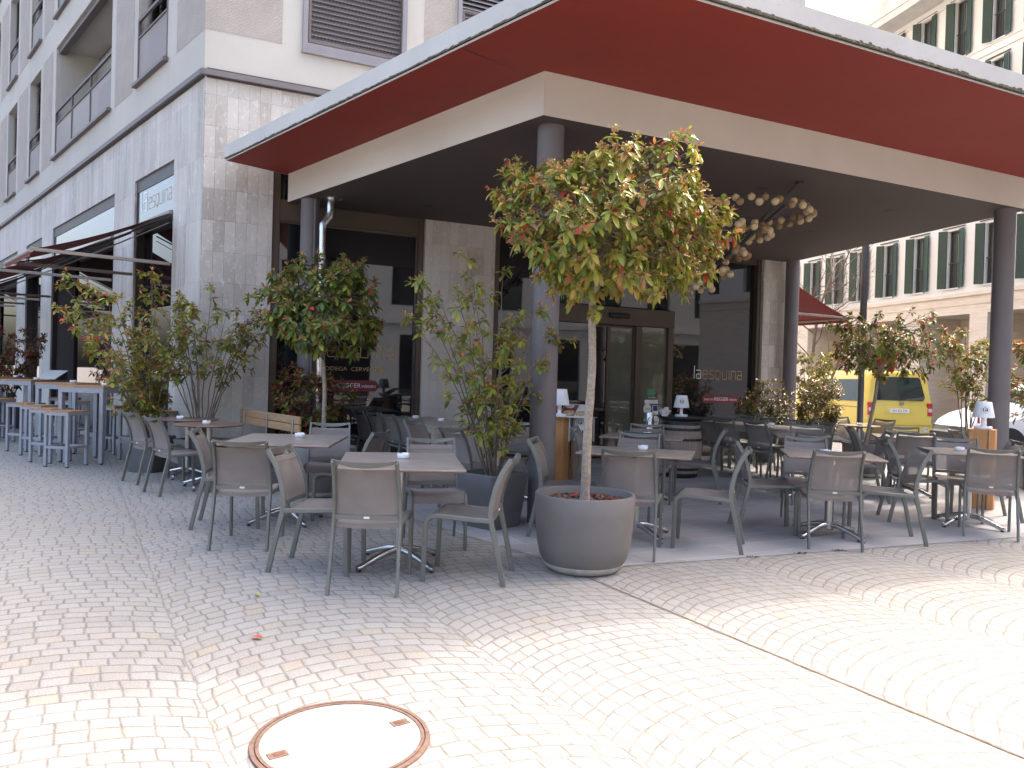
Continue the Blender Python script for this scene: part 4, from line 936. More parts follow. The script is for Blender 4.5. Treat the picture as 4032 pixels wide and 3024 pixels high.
def long_table(x, y, az, ln, wd, label, mat):
    t = thing('long_table', label, 'table', (x, y, gz(x, y) + 0.004), az, 'long slatted tables')
    m = MB(); n = 6
    for k in range(n):
        a = -wd / 2 + wd * k / n; m.box(a + 0.004, a + wd / n - 0.004, -ln / 2, ln / 2, 0.735, 0.76)
    m.build('tabletop', mat, t)
    fr = MB(); fr.box(-wd / 2 + 0.02, -wd / 2 + 0.05, -ln / 2 + 0.02, ln / 2 - 0.02, 0.665, 0.734); fr.box(wd / 2 - 0.05, wd / 2 - 0.02, -ln / 2 + 0.02, ln / 2 - 0.02, 0.665, 0.734); fr.box(-wd / 2 + 0.05, wd / 2 - 0.05, -ln / 2 + 0.02, -ln / 2 + 0.05, 0.665, 0.734); fr.box(-wd / 2 + 0.05, wd / 2 - 0.05, ln / 2 - 0.05, ln / 2 - 0.02, 0.665, 0.734); fr.build('apron', M['teak_grey'], t)
    for sx in (-1, 1):
        for sy in (-1, 1): MB().box(sx * (wd / 2 - 0.05) - 0.035, sx * (wd / 2 - 0.05) + 0.035, sy * (ln / 2 - 0.06) - 0.035, sy * (ln / 2 - 0.06) + 0.035, 0, 0.664).build('leg', M['teak_grey'], t, bevel=0.004)
    return t
long_table(-1.08, 10.35, 152, 1.9, 0.72, 'long pale slatted table standing end on to the left shop window', M['teak_grey'])
long_table(3.72, 11.75, 152, 2.1, 0.74, 'long pale slatted table between the barrel and the rear bushes', M['teak_grey'])

# ------------------------------------------------------------------ ashtrays
def make_ash(label, loc):
    t = thing('ashtray', label, 'ashtray', loc, random.uniform(0, 90), 'white ashtrays on the tables')
    m = MB(); pr = [(0.034, 0.0), (0.041, 0.004), (0.046, 0.016), (0.047, 0.030), (0.045, 0.040), (0.040, 0.041), (0.034, 0.034), (0.031, 0.012), (0.0001, 0.011)]; n = 36; V = []
    for i, (r, z) in enumerate(pr):
        for k in range(n):
            q = 2 * math.pi * k / n; dip = 0.009 * max(0, math.cos(2 * q)) ** 10 if i in (4, 5) else 0; V.append((r * math.cos(q), r * math.sin(q), z - dip))
    m.add(V, [(i * n + k, i * n + (k + 1) % n, (i + 1) * n + (k + 1) % n, (i + 1) * n + k) for i in range(len(pr) - 1) for k in range(n)] + [tuple(range(n - 1, -1, -1))]); m.build('dish', M['ashtray_white'], t, smooth=60); return t
ash = [(-0.80, 5.72, 0.760, 'white ashtray on the front stone table'), (-2.02, 7.30, 0.760, 'white ashtray on the second stone table at left'), (-4.16, 9.58, 0.745, 'white ashtray on the rear one of the twin round tables'), (-3.54, 8.86, 0.745, 'white ashtray on the round table before the bench'),
 (-1.36, 10.85, 0.764, 'white ashtray on the long table near the shop window'), (-0.95, 10.35, 0.764, 'white ashtray on the near half of the long table by the window'), (-0.14, 8.42, 0.759, 'white ashtray on the table behind the central shrub'), (1.22, 7.0, 0.759, 'white ashtray on the table right of the tree trunk'), (1.58, 8.8, 0.759, 'white ashtray on the table before the entrance'),
 (3.95, 11.55, 0.764, 'white ashtray on the long slatted table beyond the barrel'), (3.72, 9.35, 0.759, 'white ashtray on the middle right table'), (2.94, 7.10, 0.759, 'white ashtray on the front right table'), (4.66, 7.90, 0.759, 'white ashtray on the far right table'), (5.18, 9.85, 0.759, 'white ashtray on the table before the white car'), (5.83, 12.72, 0.745, 'white ashtray on the small round table below the van')]
a0 = None
for x, y, z, lab in ash:
    loc = (x, y, gz(x, y) + z)
    if a0 is None: a0 = make_ash(lab, loc)
    else: dup(a0, loc, random.uniform(0, 90), lab, 'white ashtrays on the tables')

# ------------------------------------------------------------------ bar tables and stools
def make_stool(label, loc, az):
    t = thing('bar_stool', label, 'bar stool', loc, az, 'grey bar stools with wooden seats'); h = 0.19
    m = MB()
    for k in range(6): a = -h + 2 * h * k / 6; m.box(a + 0.003, a + 2 * h / 6 - 0.003, -h, h, 0.742, 0.762)
    m.build('seat', M['teak'], t)
    for sx in (-1, 1):
        for sy in (-1, 1): 
            MB().box(sx * (h - 0.02) - 0.02, sx * (h - 0.02) + 0.02, sy * (h - 0.02) - 0.02, sy * (h - 0.02) + 0.02, 0.012, 0.70).build('leg', M['grey_steel'], t, bevel=0.003)
    f = MB()
    for z0, z1 in ((0.70, 0.741),):
        f.box(-h, h, -h, -h + 0.04, z0, z1); f.box(-h, h, h - 0.04, h, z0, z1); f.box(-h, -h + 0.04, -h + 0.04, h - 0.04, z0, z1); f.box(h - 0.04, h, -h + 0.04, h - 0.04, z0, z1)
    f.build('seat_frame', M['grey_steel'], t)
    f = MB(); q = h - 0.04
    f.box(-q, q, -h + 0.004, -h + 0.036, 0.25, 0.285); f.box(-q, q, h - 0.036, h - 0.004, 0.25, 0.285); f.box(-h + 0.004, -h + 0.036, -q, q, 0.25, 0.285); f.box(h - 0.036, h - 0.004, -q, q, 0.25, 0.285); f.build('footrest', M['grey_steel'], t)
    for sx in (-1, 1):
        for sy in (-1, 1): MB().box(sx * (h - 0.02) - 0.017, sx * (h - 0.02) + 0.017, sy * (h - 0.02) - 0.017, sy * (h - 0.02) + 0.017, 0, 0.012).build('glide', M['black_rubber'], t)
    return t
def make_bar(label, loc, az):
    t = thing('bar_table', label, 'bar table', loc, az, 'grey high bar tables with wooden tops'); h = 0.375; m = MB()
    for k in range(9): a = -h + 2 * h * k / 9; m.box(-h, h, a + 0.003, a + 2 * h / 9 - 0.003, 1.075, 1.10)
    m.build('tabletop', M['teak'], t)
    for sx in (-1, 1):
        for sy in (-1, 1): MB().box(sx * (h - 0.04) - 0.032, sx * (h - 0.04) + 0.032, sy * (h - 0.04) - 0.032, sy * (h - 0.04) + 0.032, 0.02, 1.0).build('leg', M['grey_steel'], t, bevel=0.004)
    f = MB(); f.box(-h + 0.008, h - 0.008, -h + 0.008, -h + 0.07, 1.0, 1.074); f.box(-h + 0.008, h - 0.008, h - 0.07, h - 0.008, 1.0, 1.074); f.box(-h + 0.008, -h + 0.07, -h + 0.07, h - 0.07, 1.0, 1.074); f.box(h - 0.07, h - 0.008, -h + 0.07, h - 0.07, 1.0, 1.074); f.build('apron', M['grey_steel'], t)
    for sx in (-1, 1):
        for sy in (-1, 1): MB().lathe([(0.02, 0), (0.02, 0.02)], 12, (sx * (h - 0.04), sy * (h - 0.04))).build('glide', M['black_rubber'], t)
    return t
bt = [(-5.98, 11.06, 12, 'wooden topped bar table nearest the potted shrub and round tables'), (-7.05, 12.25, 12, 'wooden topped bar table second from the right, with leaning menu behind'), (-8.75, 13.85, 12, 'wooden topped bar table third from the right at the left edge'), (-10.3, 15.3, 12, 'wooden topped bar table farthest back at the left edge')]
b0 = None
for x, y, az, lab in bt:
    if b0 is None: b0 = make_bar(lab, (x, y, 0), az)
    else: dup(b0, (x, y, 0), az, lab, 'grey high bar tables with wooden tops')
st = [(-6.08, 10.43, 12, 'front bar stool standing out on the cobbles, nearest the camera'), (-6.55, 10.85, 14, 'bar stool just left behind the front one'), (-7.18, 11.62, 12, 'bar stool pushed to the front of the second bar table'), (-7.72, 12.12, 10, 'bar stool left of the second bar table, three from the front'), (-9.0, 13.35, 12, 'bar stool at the front of the third bar table'), (-9.55, 13.9, 10, 'bar stool at the left edge of the picture'), (-5.60, 11.45, 12, 'bar stool on the right side behind the potted shrub'), (-6.3, 12.05, 12, 'bar stool between the first and second bar tables'), (-7.6, 13.2, 12, 'bar stool behind the second bar table'), (-8.5, 14.5, 12, 'bar stool behind the third bar table'), (-5.05, 11.0, 20, 'bar stool between the planter and the stone wall')]
s0 = None
for x, y, az, lab in st:
    if s0 is None: s0 = make_stool(lab, (x, y, 0), az)
    else: dup(s0, (x, y, 0), az, lab, 'grey bar stools with wooden seats')
dup(a0, (-7.0, 12.15, 1.10), 30, 'white ashtray on the second bar table behind leaves', 'white ashtrays on the tables'); dup(a0, (-8.55, 13.7, 1.10), 10, 'white ashtray on the third bar table', 'white ashtrays on the tables'); dup(a0, (-9.9, 15.2, 1.10), 10, 'white ashtray on the farthest bar table', 'white ashtrays on the tables'); dup(a0, (-5.85, 10.95, 1.10), 60, 'white ashtray on the nearest bar table, half hidden by leaves', 'white ashtrays on the tables')
mn = thing('menu_stand', 'tilted menu board lying on a bar table at the left', 'menu', (-8.45, 14.0, 1.10), 12)
m = MB(); m.add([(-0.2, -0.15, 0.01), (0.2, -0.15, 0.01), (0.2, 0.15, 0.16), (-0.2, 0.15, 0.16), (-0.2, -0.15, 0.025), (0.2, -0.15, 0.025), (0.2, 0.15, 0.175), (-0.2, 0.15, 0.175)], [(0, 1, 2, 3), (7, 6, 5, 4), (0, 1, 5, 4), (1, 2, 6, 5), (2, 3, 7, 6), (3, 0, 4, 7)]); m.build('board', M['menu_white'], mn)
MB().box(-0.19, 0.19, 0.13, 0.145, 0.0, 0.15).build('support', M['black_rubber'], mn)

# ------------------------------------------------------------------ bench
bn = thing('wooden_bench', 'wooden bench with two plank backrest beside the stone wall', 'bench', (-3.24, 9.50, 0), 231)
for z0 in (0.665, 0.765): MB().box(-0.98, 0.98, -0.235, -0.205, z0, z0 + 0.093).build('back_plank', M['bench_oak'], bn, bevel=0.006)
for k in range(3): MB().box(-0.98, 0.98, -0.14 + 0.14 * k, -0.005 + 0.14 * k, 0.43, 0.46).build('seat_plank', M['bench_oak'], bn, bevel=0.006)
for x in (-0.8, 0, 0.8):
    MB().bar([(x, -0.18, 0.0), (x, -0.18, 0.42), (x, -0.192, 0.60), (x, -0.198, 0.84)], 0.04, 0.012).build('back_support', M['alu_brushed'], bn); MB().box(x - 0.02, x + 0.02, -0.17, 0.25, 0.40, 0.429).build('seat_bearer', M['alu_brushed'], bn); MB().box(x - 0.02, x + 0.02, 0.2, 0.24, 0, 0.40).build('leg', M['alu_brushed'], bn)

# ------------------------------------------------------------------ barrel, lamps, log stands
ba = thing('wine_barrel', 'old oak wine barrel with black hoops and black round top before the window', 'barrel', (2.50, 11.15, 0.004), 0)
def brl(z): return 0.235 + 0.065 * (1 - ((z - 0.43) / 0.43) ** 2)
m = MB(); n = 26; V = []; zs = [0.02 + 0.80 * i / 14 for i in range(15)]
for z in zs:
    for k in range(n * 3):
        q = 2 * math.pi * k / (n * 3); rr = brl(z) - (0.003 if k % 3 == 0 else 0); V.append((rr * math.cos(q), rr * math.sin(q), z))
N3 = n * 3; m.add(V, [(i * N3 + k, i * N3 + (k + 1) % N3, (i + 1) * N3 + (k + 1) % N3, (i + 1) * N3 + k) for i in range(14) for k in range(N3)]); m.build('staves', M['barrel_oak'], ba)
for z, hh in ((0.045, 0.045), (0.13, 0.04), (0.27, 0.035), (0.555, 0.035), (0.70, 0.04), (0.785, 0.045)):
    m = MB(); m.lathe([(brl(z - hh / 2) + 0.002, z - hh / 2), (brl(z) + 0.005, z), (brl(z + hh / 2) + 0.002, z + hh / 2)], 48); m.build('hoop', M['barrel_hoop'], ba, smooth=40)
m = MB(); m.lathe([(0.26, 0.815), (0.325, 0.855), (0.335, 0.86), (0.335, 0.885), (0.0001, 0.885)], 48); m.build('top', M['black_rubber'], ba, smooth=30)
def lamp(x, y, z, az, label, scale=1.0):
    t = thing('table_lamp', label, 'lamp', (x, y, z), az, 'white table lamps with round emblem'); k = scale
    MB().lathe([(0.078 * k, 0), (0.08 * k, 0.004 * k), (0.08 * k, 0.022 * k), (0.072 * k, 0.027 * k), (0.024 * k, 0.03 * k), (0.019 * k, 0.04 * k), (0.019 * k, 0.10 * k), (0.03 * k, 0.115 * k)], 32).build('base', M['lamp_white'], t, smooth=40)
    sh = MB().lathe([(0.001, 0.112 * k), (0.094 * k, 0.112 * k), (0.0965 * k, 0.118 * k), (0.069 * k, 0.262 * k), (0.064 * k, 0.268 * k), (0.0001, 0.268 * k)], 40).build('shade', M['lamp_white'], t, smooth=40)
    def TL(u, o, v):   # wrap on the shade facing -Y
        zz = 0.19 * k + v; r = (0.0965 - (zz / k - 0.118) / 0.144 * 0.0275) * k + o; q = -math.pi / 2 + u / r; return (r * math.cos(q), r * math.sin(q), zz)
    def disc2(r, o, n=28): m = MB(); m.add([TL(r * math.cos(2 * math.pi * i / n), o, r * math.sin(2 * math.pi * i / n)) for i in range(n)] + [TL(0, o, 0)], [(i, (i + 1) % n, n) for i in range(n)]); return m
    disc2(0.024 * k, 0.0016).build('emblem', M['ink_dark'], sh)
    mm, _ = stroke_word('e', lambda u, o, v: TL(u - 0.0125 * k, 0.0026, v - 0.015 * k), 0.034 * k, 0.0062 * k); mm.build('emblem_letter', M['lamp_white'], sh)
    m = MB(); n = 36
    for i in range(n):
        a, b = 2 * math.pi * i / n, 2 * math.pi * (i + 1) / n; r0, r1 = 0.0365 * k, 0.0385 * k
        m.add([TL(r0 * math.cos(a), 0.0016, r0 * math.sin(a)), TL(r1 * math.cos(a), 0.0016, r1 * math.sin(a)), TL(r1 * math.cos(b), 0.0016, r1 * math.sin(b)), TL(r0 * math.cos(b), 0.0016, r0 * math.sin(b))], [(0, 1, 2, 3)])
    m.build('emblem_ring', M['column_grey'], sh)
    MB().box(-0.05 * k, -0.032 * k, -0.012 * k, 0.012 * k, 0.055 * k, 0.112 * k).build('battery_tag', M['red_clip'], t, bevel=0.003)
    return t
lamp(2.46, 11.02, 0.889, 10, 'white table lamp with black emblem on the wine barrel', 1.15)
lg = thing('log_stand', 'menu stand made of an orange log and a shorter brown log beside the front column', 'menu stand', (0.62, 8.95, 0.004), 20)
def log(r, h, cx, cy, n=28):
    m = MB(); V = []; hs = [0, h * 0.33, h * 0.66, h]
    ph = random.random() * 6
    for z in hs:
        for k in range(n):
            q = 2 * math.pi * k / n; rr = r * (1 + 0.05 * math.sin(3 * q + ph) + 0.025 * math.sin(7 * q + ph * 2)); V.append((cx + rr * math.cos(q), cy + rr * math.sin(q), z))
    m.add(V, [(i * n + k, i * n + (k + 1) % n, (i + 1) * n + (k + 1) % n, (i + 1) * n + k) for i in range(3) for k in range(n)] + [tuple(3 * n + k for k in range(n))]); return m
log(0.105, 0.935, -0.02, 0.0).build('log', M['log_orange'], lg); log(0.115, 0.66, 0.20, 0.04).build('log', M['log_brown'], lg)
fr = MB(); fr.box(0.085, 0.10, -0.08, -0.06, 0.661, 0.935); fr.box(-0.12, 0.36, -0.12, 0.18, 0.936, 0.944); fr.box(0.33, 0.345, 0.1, 0.12, 0.661, 0.935); fr.box(0.09, 0.10, -0.06, 0.15, 0.661, 0.935); fr.build('metal_frame', M['alu_brushed'], lg)
mn2 = thing('menu_board', 'open picture menu with plates of food tilted on the log stand', 'menu', (0.78, 8.86, 0.949), 20)
m = MB(); m.add([(-0.20, -0.13, 0.0), (0.17, -0.13, 0.0), (0.11, 0.12, 0.135), (-0.20, 0.12, 0.135), (-0.20, -0.13, 0.008), (0.17, -0.13, 0.008), (0.11, 0.12, 0.143), (-0.20, 0.12, 0.143)], [(0, 1, 2, 3), (7, 6, 5, 4), (0, 1, 5, 4), (1, 2, 6, 5), (2, 3, 7, 6), (3, 0, 4, 7)]); m.build('board', M['menu_white'], mn2)
def mt(u, v, o=0.0095): return (u, -0.13 + 0.25 * v, 0.135 * v + o)
m = MB()
m.quad(mt(-0.19, 0.05), mt(-0.02, 0.05), mt(-0.02, 0.95), mt(-0.19, 0.95)); m.build('page', M['menu_brown'], mn2)
for cx, cv, r, mat in ((-0.10, 0.28, 0.07, 'menu_food'), (-0.12, 0.80, 0.055, 'menu_white'), (0.05, 0.25, 0.065, 'menu_food')):
    m = MB(); m.add([mt(cx + r * math.cos(2 * math.pi * i / 20), cv + r * 3.2 * math.sin(2 * math.pi * i / 20), 0.0108) for i in range(20)], [tuple(range(20))]); m.build('picture', M[mat], mn2)
m = MB(); m.quad(mt(-0.15, 0.52, 0.011), mt(-0.04, 0.52, 0.011), mt(-0.04, 0.64, 0.011), mt(-0.15, 0.64, 0.011)); m.build('picture', M['red_clip'], mn2)
lamp(0.56, 8.86, 0.949, 60, 'white table lamp on the orange log next to the front column', 1.2)
lamp(0.82, 8.97, 0.665, 10, 'white table lamp inside the log stand frame, under the picture menu', 1.15)
ls = thing('log_stump', 'tall squared light wood stump carrying a lamp before the right column', 'wood stump', (5.58, 9.02, gz(5.58, 9.02) + 0.004), 30)
m = MB(); V = []; n = 24
for z in (0, 0.3, 0.62, 0.93):
    for k in range(n):
        q = 2 * math.pi * k / n; rr = 0.15 / max(abs(math.cos(q)), abs(math.sin(q))) ** 0.55 * (1 + 0.02 * math.sin(5 * q + z)); V.append((rr * math.cos(q), rr * math.sin(q), z))
m.add(V, [(i * n + k, i * n + (k + 1) % n, (i + 1) * n + (k + 1) % n, (i + 1) * n + k) for i in range(3) for k in range(n)] + [tuple(3 * n + k for k in range(n))]); m.build('trunk', M['log_orange'], ls)
m = MB()
for q in (3.9, 5.1): m.box(0.158 * math.cos(q) - 0.003, 0.158 * math.cos(q) + 0.003, 0.158 * math.sin(q) - 0.01, 0.158 * math.sin(q) + 0.01, 0.0, 0.93)
m.build('crack', M['key_rust'], ls)
lamp(5.58, 9.00, gz(5.58, 9.02) + 0.937, 22, 'white table lamp with emblem on the log stump at right', 1.2)
bw = thing('white_bowl', 'white china bowl with napkins on the barrel top left', 'bowl', (2.22, 11.02, 0.889), 0)
MB().lathe([(0.045, 0.0), (0.045, 0.012), (0.07, 0.04), (0.10, 0.085), (0.096, 0.085), (0.065, 0.045), (0.0001, 0.02)], 32).build('dish', M['ashtray_white'], bw, smooth=50)
m = MB(); m.box(-0.02, 0.05, -0.03, -0.025, 0.04, 0.12); m.box(0.0, 0.06, 0.01, 0.015, 0.04, 0.13); m.box(-0.05, 0.0, 0.0, 0.005, 0.04, 0.105); m.build('napkins', M['menu_white'], bw)
ab = thing('ash_bin', 'slim chrome standing ash bin left of the barrel', 'ash bin', (2.02, 11.10, 0.004), 0)
MB().lathe([(0.062, 0), (0.062, 0.92), (0.058, 0.93), (0.0001, 0.93)], 32).build('body', M['alu_polished'], ab, smooth=35)
m = MB(); n = 24; m.add([(0.0630 * math.cos(-1.75 + 0.62 * math.cos(2 * math.pi * i / n)), 0.0630 * math.sin(-1.75 + 0.62 * math.cos(2 * math.pi * i / n)), 0.775 + 0.085 * math.sin(2 * math.pi * i / n)) for i in range(n)], [tuple(range(n))]); m.build('opening', M['black_rubber'], ab)
rpot = thing('red_pot', 'small red pot with a hose under the shrub by the stone wall', 'pot', (-5.0, 10.55, 0), 0)
MB().lathe([(0.10, 0.0), (0.13, 0.35), (0.135, 0.52), (0.142, 0.53), (0.142, 0.62), (0.128, 0.62), (0.12, 0.55), (0.0001, 0.55)], 28).build('body', M['red_pot'], rpot, smooth=35)

# ------------------------------------------------------------------ planters
def round_pot(x, y, r, h, label, zoff=0.0):
    t = thing('round_planter', label, 'planter', (x, y, gz(x, y) + zoff), 0, 'round grey planters')
    MB().lathe([(r * 0.62, 0), (r * 0.70, 0.012), (r * 0.80, 0.05), (r * 0.815, 0.062)], 64).build('foot', M['pot_base'], t, smooth=50)
    MB().lathe([(r * 0.805, 0.062), (r * 0.875, 0.11), (r * 0.925, 0.19), (r * 0.965, 0.30), (r * 0.99, 0.42), (r, h - 0.012), (r - 0.006, h), (r - 0.022, h), (r - 0.03, h - 0.02), (r - 0.04, h - 0.12)], 64).build('pot', M['pot_round'], t, smooth=50)
    so = MB(); so.lathe([(r - 0.034, h - 0.075), (0.0001, h - 0.06)], 32); so.build('soil', M['soil'], t)
    return t
def chips(par, r, z, n, red=0.0, nm='bark_mulch'):
    m = MB()
    for i in range(n):
        q, rr = random.random() * 6.283, r * math.sqrt(random.random()); cx, cy = rr * math.cos(q), rr * math.sin(q); a = random.random() * 3.14; l, w_, hh = random.uniform(.015, .04), random.uniform(.008, .016), random.uniform(.003, .009)
        tl = random.uniform(-.5, .5); c, s = math.cos(a), math.sin(a)
        def TT(u, v, ww): return (cx + u * c - v * s, cy + u * s + v * c, z + random.uniform(0, .004) + ww + u * tl)
        m.box(-l, l, -w_, w_, 0, hh, TT)
    return m.build(nm, M['mulch'], par)
p1 = round_pot(0.56, 5.60, 0.368, 0.56, 'big round grey planter with pale foot at the terrace tip')
chips(p1, 0.325, 0.495, 420)
round_pot(-2.10, 8.62, 0.36, 0.55, 'round grey planter of the second clipped tree, behind the left stone table')
round_pot(5.52, 11.85, 0.33, 0.52, 'round grey planter of the clipped tree before the yellow van', 0.004)
def square_pot(x, y, az, s, h, label, taper=0.72, zoff=0):
    t = thing('square_planter', label, 'planter', (x, y, gz(x, y) + zoff), az, 'square dark planters')
    def sec(hw, z, rc):
        P = []; n = 5
        for cx, cy, q0 in ((1, 1, 0), (-1, 1, 90), (-1, -1, 180), (1, -1, 270)):
            for i in range(n + 1): q = rad(q0 + 90 * i / n); P.append((cx * (hw - rc) + rc * math.cos(q), cy * (hw - rc) + rc * math.sin(q), z))
        return P
    secs = [sec(s / 2 * taper, 0, 0.05), sec(s / 2 * (taper + (1 - taper) * 0.45), h * 0.4, 0.045), sec(s / 2 * 0.95, h * 0.75, 0.04), sec(s / 2, h - 0.01, 0.035), sec(s / 2 - 0.006, h, 0.035), sec(s / 2 - 0.026, h, 0.03), sec(s / 2 - 0.035, h - 0.08, 0.03)]
    m = MB(); n = len(secs[0]); V = [p for q in secs for p in q]; m.add(V, [(i * n + k, i * n + (k + 1) % n, (i + 1) * n + (k + 1) % n, (i + 1) * n + k) for i in range(len(secs) - 1) for k in range(n)]); m.build('pot', M['pot_square'], t, smooth=40)
    MB().add(sec(s / 2 - 0.036, h - 0.07, 0.03), [tuple(range(n))]).build('soil', M['soil'], t); return t
square_pot(-0.16, 7.12, 42, 0.50, 0.50, 'dark square planter with sprawling shrub left of the front column', 0.80, 0.002)
square_pot(-4.82, 10.15, 12, 0.50, 0.47, 'dark tapered square planter beside the bar stools at left')
square_pot(-4.05, 9.98, 20, 0.50, 0.47, 'dark square planter against the corner of the stone wall')
square_pot(-2.75, 10.35, 25, 0.50, 0.45, 'dark square planter of the reddish hedge bush beside the rain pipe')
square_pot(4.55, 13.75, 25, 0.55, 0.50, 'dark square planter of the glossy bush left of the rear column', 0.8, 0.004)
square_pot(5.25, 13.15, 25, 0.55, 0.50, 'dark square planter of the glossy bush right of the rear column', 0.8, 0.004)
square_pot(7.6, 10.85, 25, 0.62, 0.62, 'grey square planter at the right edge behind the right column', 0.85)
square_pot(6.2, 15.6, 25, 0.5, 0.5, 'square planter of the yellow green shrub behind the rear column', 0.85)
square_pot(6.85, 11.45, 25, 0.5, 0.5, 'square planter of the thin shrub left of the right column', 0.85)
square_pot(-10.7, 16.2, 25, 0.5, 0.5, 'dark square planter at the left edge below red shrubs', 0.85)

# ------------------------------------------------------------------ plants
PAL = {'green': (0.135, 0.18, 0.03), 'lime': (0.285, 0.30, 0.042), 'olive': (0.215, 0.19, 0.04), 'dark': (0.055, 0.085, 0.024), 'orange': (0.48, 0.20, 0.09), 'bronze': (0.31, 0.15, 0.06), 'red': (0.46, 0.035, 0.035), 'wine': (0.20, 0.03, 0.028), 'cream': (0.36, 0.28, 0.11), 'gold': (0.36, 0.27, 0.05)}
class Leaves:
    def __init__(s): s.rows = []
    def leaf(s, o, d, nrm, l, w_, droop, col): s.rows.append((*o, *d, *nrm, l, w_, droop, *col))
    def build(s, name, mat, parent):
        A = np.array(s.rows, dtype=float); n = len(A)
        O, D, N = A[:, 0:3], A[:, 3:6], A[:, 6:9]; l, w_, dr = A[:, 9:10], A[:, 10:11], A[:, 11:12]; C = A[:, 12:15]
        D = D / np.linalg.norm(D, axis=1, keepdims=True); N = N - D * np.sum(N * D, 1, keepdims=True); N /= (np.linalg.norm(N, axis=1, keepdims=True) + 1e-9); B = np.cross(D, N)
        def at_(t, side, lift): return O + D * (l * t) + B * (w_ * side) + N * (w_ * lift) + np.array([0, 0, -1.0]) * (dr * l * t * t)
        pts = [at_(0.0, 0, 0), at_(0.14, 0, -0.03), at_(0.40, 0, -0.10), at_(0.72, 0, -0.09), at_(1.0, 0, 0.0),
               at_(0.26, 0.26, 0.08), at_(0.58, 0.50, 0.14), at_(0.86, 0.33, 0.08), at_(0.26, -0.26, 0.08), at_(0.58, -0.50, 0.14), at_(0.86, -0.33, 0.08)]
        V = np.stack(pts, 1).reshape(-1, 3); k = len(pts)
        f4 = np.array([(1, 5, 6, 2), (2, 6, 7, 3), (1, 2, 9, 8), (2, 3, 10, 9)]); f3 = np.array([(0, 5, 1), (3, 7, 4), (0, 1, 8), (3, 4, 10)])
        base = (np.arange(n) * k)[:, None, None]; q4 = (f4[None] + base).reshape(-1, 4); q3 = (f3[None] + base).reshape(-1, 3)
        me = bpy.data.meshes.new(name); me.vertices.add(len(V)); me.vertices.foreach_set('co', V.ravel())
        loops = np.concatenate([q4.ravel(), q3.ravel()]); me.loops.add(len(loops)); me.loops.foreach_set('vertex_index', loops)
        npoly = len(q4) + len(q3); me.polygons.add(npoly); ls = np.concatenate([np.arange(len(q4)) * 4, len(q4) * 4 + np.arange(len(q3)) * 3]); me.polygons.foreach_set('loop_start', ls)
        me.update(calc_edges=True); me.validate()
        me.polygons.foreach_set('use_smooth', [True] * len(me.polygons))
        ca = me.color_attributes.new('tint', 'FLOAT_COLOR', 'POINT'); cc = np.ones((n, k, 4)); cc[:, :, :3] = C[:, None, :]; cc[:, 4, :3] *= 0.85; ca.data.foreach_set('color', cc.ravel())
        me.materials.append(mat); o = bpy.data.objects.new(name, me); COL.objects.link(o); o.parent = parent; return o
def jit(c, a=0.25):
    k = 1 + random.uniform(-a, a); return tuple(max(0.004, x * k * (1 + random.uniform(-.12, .12))) for x in c)
def pick(d):
    r = random.random() * sum(d.values())
    for k, v in d.items():
        r -= v
        if r <= 0: return PAL[k]
    return PAL['green']
def rosette(Lv, tip, ax, ng, size, old, young, ny, flower=0.0, droop=0.45):
    ax = Vector(ax).normalized(); a = ax.orthogonal().normalized(); b = ax.cross(a); ph = random.random() * 6.28
    for i in range(ng):
        q = ph + 2.4 * i + random.uniform(-.3, .3); th = rad(random.uniform(42, 112)); back = random.uniform(0, 0.05)
        d = ax * math.cos(th) + (a * math.cos(q) + b * math.sin(q)) * math.sin(th); d.z -= random.uniform(-0.15, 0.45)
        o = Vector(tip) - ax * back; nn = ax + Vector((random.uniform(-.4, .4), random.uniform(-.4, .4), 0.3)); l = size * random.uniform(0.65, 1.2)
        Lv.leaf(o, d, nn, l, l * random.uniform(0.42, 0.56), droop * random.uniform(0.4, 1.3), jit(pick(old)))
    for i in range(ny):
        q = ph + 2.1 * i + random.uniform(-.4, .4); th = rad(random.uniform(14, 52)); d = ax * math.cos(th) + (a * math.cos(q) + b * math.sin(q)) * math.sin(th)
        l = size * random.uniform(0.45, 0.85); Lv.leaf(tip, d, a * math.cos(q) * -1 + b * math.sin(q) * -1 + ax * 0.3, l, l * 0.30, 0.1, jit(pick(young)))
    if random.random() < flower:
        for i in range(26):
            q = random.random() * 6.28; th = rad(random.uniform(0, 62)); d = ax * math.cos(th) + (a * math.cos(q) + b * math.sin(q)) * math.sin(th)
            rr = size * random.uniform(0.25, 0.85); o = Vector(tip) + d * rr; dd = Vector((random.uniform(-1, 1), random.uniform(-1, 1), random.uniform(-.2, 1)))
            Lv.leaf(o, dd, (random.uniform(-1, 1), random.uniform(-1, 1), 1), 0.014, 0.011, 0, jit(PAL['cream'] if random.random() < .7 else PAL['gold']))
def lump(seed):
    r = random.Random(seed); W = [(r.uniform(-3.2, 3.2), r.uniform(-3.2, 3.2), r.uniform(-3.2, 3.2), r.uniform(0, 6.28)) for _ in range(5)]
    return lambda d: 1 + 0.115 * sum(math.sin(d[0] * a + d[1] * b + d[2] * c + p) for a, b, c, p in W)
def twig(m, p0, p1, r0, r1, sag=0.0, n=4, sides=5):
    p0, p1 = Vector(p0), Vector(p1); off = Vector((random.uniform(-1, 1), random.uniform(-1, 1), random.uniform(-.3, 1))) * (p1 - p0).length * 0.10
    pts = [p0.lerp(p1, i / (n - 1)) + off * math.sin(math.pi * i / (n - 1)) for i in range(n)]
    m.tube(pts, [r0 + (r1 - r0) * i / (n - 1) for i in range(n)], sides, caps=False)
